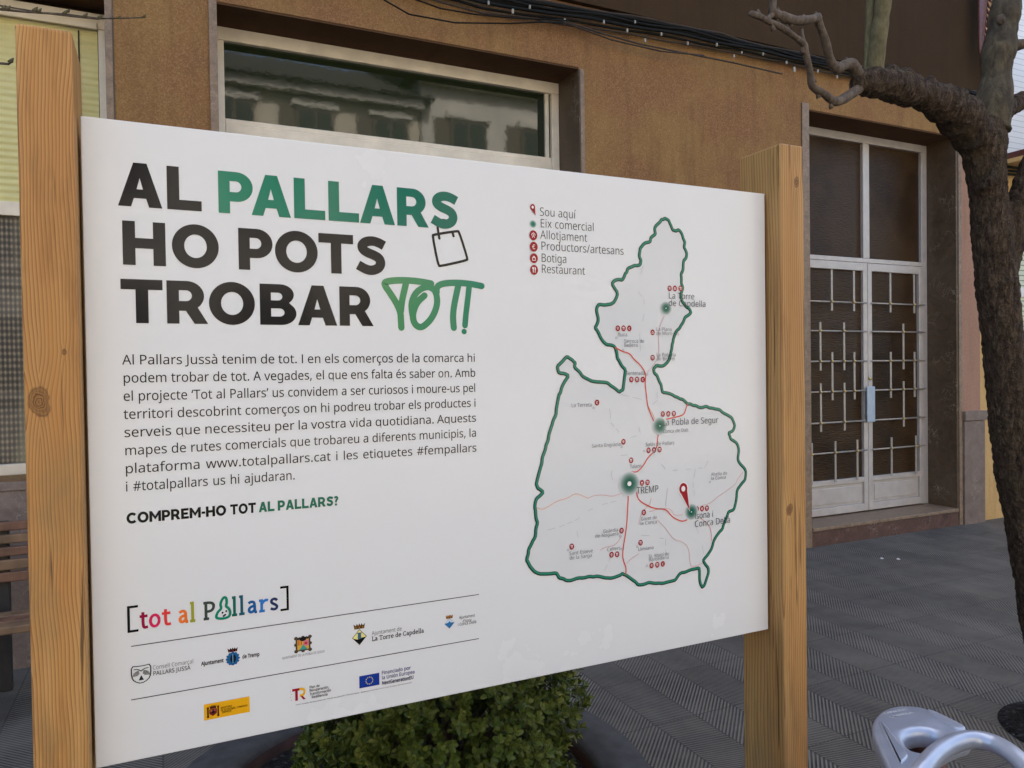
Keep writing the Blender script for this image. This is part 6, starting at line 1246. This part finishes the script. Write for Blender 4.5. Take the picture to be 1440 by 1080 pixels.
# ================================================================== SCOOTER (only its luggage carrier reaches into the picture)
ZC = 0.80
sc = setp(empty('parked_scooter', (1.15, -0.75, 0)), 'silver luggage carrier and grab rail of a dark red scooter parked at the right', 'scooter')
def zp(px, py, z=ZC): q = atz(px, py, z); return Vector((q.x, q.y, z))
outl = [zp(*p) for p in ((1225, 1022), (1229, 1008), (1240, 998), (1258, 991.5), (1280, 991), (1300, 994), (1322, 1003), (1345, 1015), (1364, 1026), (1368, 1036), (1345, 1042), (1322, 1056), (1305, 1080), (1296, 1120), (1275, 1126), (1255, 1092), (1243, 1066), (1231, 1040))]
hole = [zp(1200+x/6.0, 970+y/6.0) for x, y in ((436, 405), (450, 375), (490, 350), (550, 338), (610, 336), (670, 345), (725, 365), (745, 385), (720, 430), (670, 480), (610, 510), (550, 508), (490, 490), (450, 450))]
def smooth_loop(P, it=2):
    for _ in range(it):
        Q = []
        for i in range(len(P)):
            a, b = P[i], P[(i+1) % len(P)]; Q += [a*.75+b*.25, a*.25+b*.75]
        P = Q
    return P
O2, H2 = smooth_loop(outl), smooth_loop(hole)
def inset(P, d):
    n = len(P); sg = 1 if sum(P[i-1].x*P[i].y-P[i].x*P[i-1].y for i in range(n)) > 0 else -1; R = []
    for i in range(n):
        t = (P[(i+1) % n]-P[i-1]); t.normalize(); R.append(P[i]+Vector((-t.y, t.x, 0))*sg*d)
    return R
plate = MB()
def ringset(loops):      # consecutive loops of equal length -> quads
    n = len(loops[0]); b = len(plate.v)
    for L in loops: plate.v += [tuple(p) for p in L]
    for i in range(len(loops)-1):
        for j in range(n):
            k = (j+1) % n; plate.f.append((b+i*n+j, b+i*n+k, b+(i+1)*n+k, b+(i+1)*n+j)); plate.c.append(None)
dz = lambda P, z: [Vector((p.x, p.y, p.z+z)) for p in P]
ringset([dz(inset(O2, .004), -.034), dz(O2, -.026), dz(O2, -.008), dz(inset(O2, .0025), -.002), dz(inset(O2, .007), 0)])
ringset([dz(inset(H2, -.016), 0), dz(inset(H2, -.011), -.0008), dz(inset(H2, -.005), -.004), dz(inset(H2, -.001), -.012), dz(H2, -.026), dz(inset(H2, -.003), -.034)])
oi, hi = inset(O2, .007), inset(H2, -.016)
for L, z, rev in ((None, 0.0, False), (None, -.034, True)):
    A1, B1 = (oi, hi) if not rev else (inset(O2, .004), inset(H2, -.003))
    tr = tessellate_polygon([[Vector((p.x, p.y, 0)) for p in A1], [Vector((p.x, p.y, 0)) for p in B1]])
    pp = dz(A1, z)+dz(B1, z); plate.add(pp, [t if not rev else tuple(reversed(t)) for t in tr])
car = plate.build('luggage_carrier', M['silver'], sc)
for p in car.data.polygons: p.use_smooth = True
bpy.context.view_layer.update()
ws = car.modifiers.new('weld', 'WELD'); ws.merge_threshold = 0.0002
es = car.modifiers.new('edges', 'EDGE_SPLIT'); es.split_angle = math.radians(50)
def pad(pts):
    P = smooth_loop([zp(1200+x/6.0, 970+y/6.0) for x, y in pts], 2); b = MB(); n = len(P)
    if sum(P[i-1].x*P[i].y-P[i].x*P[i-1].y for i in range(n)) < 0: P = P[::-1]
    I1, I2 = inset(P, .002), inset(P, .004)
    b.v = [tuple(p) for p in dz(P, -.006)+dz(I1, .0028)+dz(I2, .0034)]
    for i in range(2):
        for j in range(n): k = (j+1) % n; b.f.append((i*n+j, i*n+k, (i+1)*n+k, (i+1)*n+j)); b.c.append(None)
    b.f.append(tuple(2*n+j for j in range(n))); b.c.append(None)
    b.build('carrier_pad', M['silver'], car, smooth=True)
pad([(205, 285), (215, 272), (255, 278), (330, 370), (420, 490), (468, 550), (466, 575), (415, 625), (400, 632), (380, 620), (290, 470)])
pad([(612, 176), (640, 168), (760, 220), (960, 320), (940, 345), (870, 345), (760, 285), (640, 210)])
tx_ = MB()
def etext(s, a, b, h):
    kx = (b-a)/twidth(s); nrm = Vector((-(b-a).y, (b-a).x, 0)).normalized(); pen = 0
    for c in s:
        if c in GL:
            adv, loops = GL[c]
            for l in loops[:1]:
                n = len(l); q = [a+kx*(pen+p[0])+nrm*(h*p[1]/CAPH) for p in grow(l, 6)]
                base = len(tx_.v); allp = [grow(ll, 6 if ll is loops[0] else -6) for ll in loops]
                pts = [p for ll in allp for p in ll]; tri = tessellate_polygon([[Vector((p[0], p[1], 0)) for p in ll] for ll in allp])
                tx_.add([a+kx*(pen+p[0])+nrm*(h*p[1]/CAPH)+Vector((0, 0, .0008)) for p in pts], tri)
            pen += adv
        else: pen += 240
etext('CAPACITAT', zp(1200+272/6, 970+212/6), zp(1200+470/6, 970+170/6), .0075); etext('CÀRREGA', zp(1200+318/6, 970+242/6), zp(1200+512/6, 970+200/6), .0075)
tx_.build('embossed_lettering', M['white'], car)
lp = [atz(px, py, z) for px, py, z in ((1283, 1110, .83), (1296, 1085, .845), (1316, 1061, .85), (1340, 1046, .85), (1368, 1040, .85), (1398, 1046, .85), (1425, 1062, .848), (1448, 1086, .84), (1462, 1112, .83))]
b = MB(); P = smooth_loop(lp, 0); Q = []
for i in range(len(lp)-1):
    p0, p1, p2, p3 = lp[max(0, i-1)], lp[i], lp[i+1], lp[min(len(lp)-1, i+2)]
    for s in range(5):
        t = s/5; Q.append(0.5*((2*p1)+(p2-p0)*t+(2*p0-5*p1+4*p2-p3)*t*t+(3*p1-p0-3*p2+p3)*t**3))
Q.append(lp[-1]); b.tube(Q, .0145, 18); b.build('grab_rail', M['silver'], sc, smooth=True)
# tail, seat and wheel below and in front of the carrier
ax = (zp(1300, 1118)-zp(1262, 991)); ax.z = 0; ax.normalize(); sd_ = Vector((-ax.y, ax.x, 0)); c0 = zp(1285, 1010); c0.z = 0
def loft(secs, name, mat):
    b = MB(); n = 20; vs = []; fs = []
    for (s, off, wd, z0, z1) in secs:
        cc = c0+ax*s+sd_*off
        for k in range(n):
            a = 2*math.pi*k/n; ca, sa = math.cos(a), math.sin(a); e = .6
            vs.append(cc+sd_*(wd*math.copysign(abs(ca)**e, ca))+Vector((0, 0, (z0+z1)/2+(z1-z0)/2*math.copysign(abs(sa)**e, sa))))
    for i in range(len(secs)-1):
        for k in range(n): fs.append((i*n+k, i*n+(k+1) % n, (i+1)*n+(k+1) % n, (i+1)*n+k))
    fs.append(tuple(reversed(range(n)))); fs.append(tuple((len(secs)-1)*n+k for k in range(n)))
    b.add(vs, fs); return b.build(name, mat, sc, smooth=True)
loft([(-.075, 0, .035, .68, .735), (-.05, 0, .048, .655, .748), (.0, 0, .055, .62, .752), (.10, 0, .066, .55, .752), (.22, 0, .10, .48, .75), (.40, 0, .14, .42, .75), (.70, 0, .13, .38, .70), (.95, 0, .08, .36, .60)], 'tail_body', M['red_plastic'])
loft([(-.090, 0, .03, .69, .725), (-.080, 0, .034, .68, .735), (-.06, 0, .036, .675, .738)], 'tail_lamp', M['lamp_red'])
loft([(.31, 0, .10, .752, .775), (.36, 0, .135, .752, .80), (.60, 0, .14, .752, .81), (.90, 0, .10, .74, .80), (.98, 0, .06, .73, .78)], 'seat', M['seat_black'])
loft([(.95, 0, .06, .25, .40), (1.15, 0, .14, .22, .28), (1.40, 0, .14, .22, .28), (1.50, 0, .17, .24, .95), (1.58, 0, .15, .30, .98), (1.64, 0, .08, .5, 1.0)], 'leg_shield', M['red_plastic'])
def wheel(s):
    cc = c0+ax*s; t = MB(); t.tube([cc+ax*(.20*math.cos(a*math.pi/16))+Vector((0, 0, .255+.20*math.sin(a*math.pi/16))) for a in range(32)], .055, 12, closed=True); ty = t.build('wheel', M['black_rubber'], sc, smooth=True)
    h = MB(); h.tube([cc+sd_*-.04+Vector((0, 0, .255)), cc+sd_*.04+Vector((0, 0, .255))], .15, 24); h.build('rim', M['silver'], ty)
wheel(.22); wheel(1.55)
h = MB(); p = c0+ax*1.52; h.tube([p-sd_*.32+Vector((0, 0, 1.02)), p-sd_*.1+Vector((0, 0, 1.0)), p+sd_*.1+Vector((0, 0, 1.0)), p+sd_*.32+Vector((0, 0, 1.02))], .017, 10); h.build('handlebar', M['black_metal'], sc, smooth=True)
for sg in (-1, 1):
    h = MB(); h.tube([c0+ax*.16+sd_*sg*.05+Vector((0, 0, .70)), c0+ax*.14+sd_*sg*.05+Vector((0, 0, .768))], .012, 10); h.build('carrier_bracket', M['black_metal'], sc, smooth=True)

# scraps on the paving
for (px, py, lb) in ((1263, 787, 'tiny white paper scrap on the paving before the door, the right one'), (1240, 786, 'tiny white paper scrap on the paving before the door, the left one')):
    p = atz(px, py, 0); b = MB(); b.add([(p.x-.012, p.y-.010, .002), (p.x+.011, p.y-.012, .003), (p.x+.013, p.y+.010, .010), (p.x-.008, p.y+.012, .004), (p.x, p.y, .009)], [(0, 1, 4), (1, 2, 4), (2, 3, 4), (3, 0, 4)])
    setp(b.build('paper_scrap', M['white'], origin=(p.x, p.y, 0)), lb, 'litter', 'paper scraps before the door')
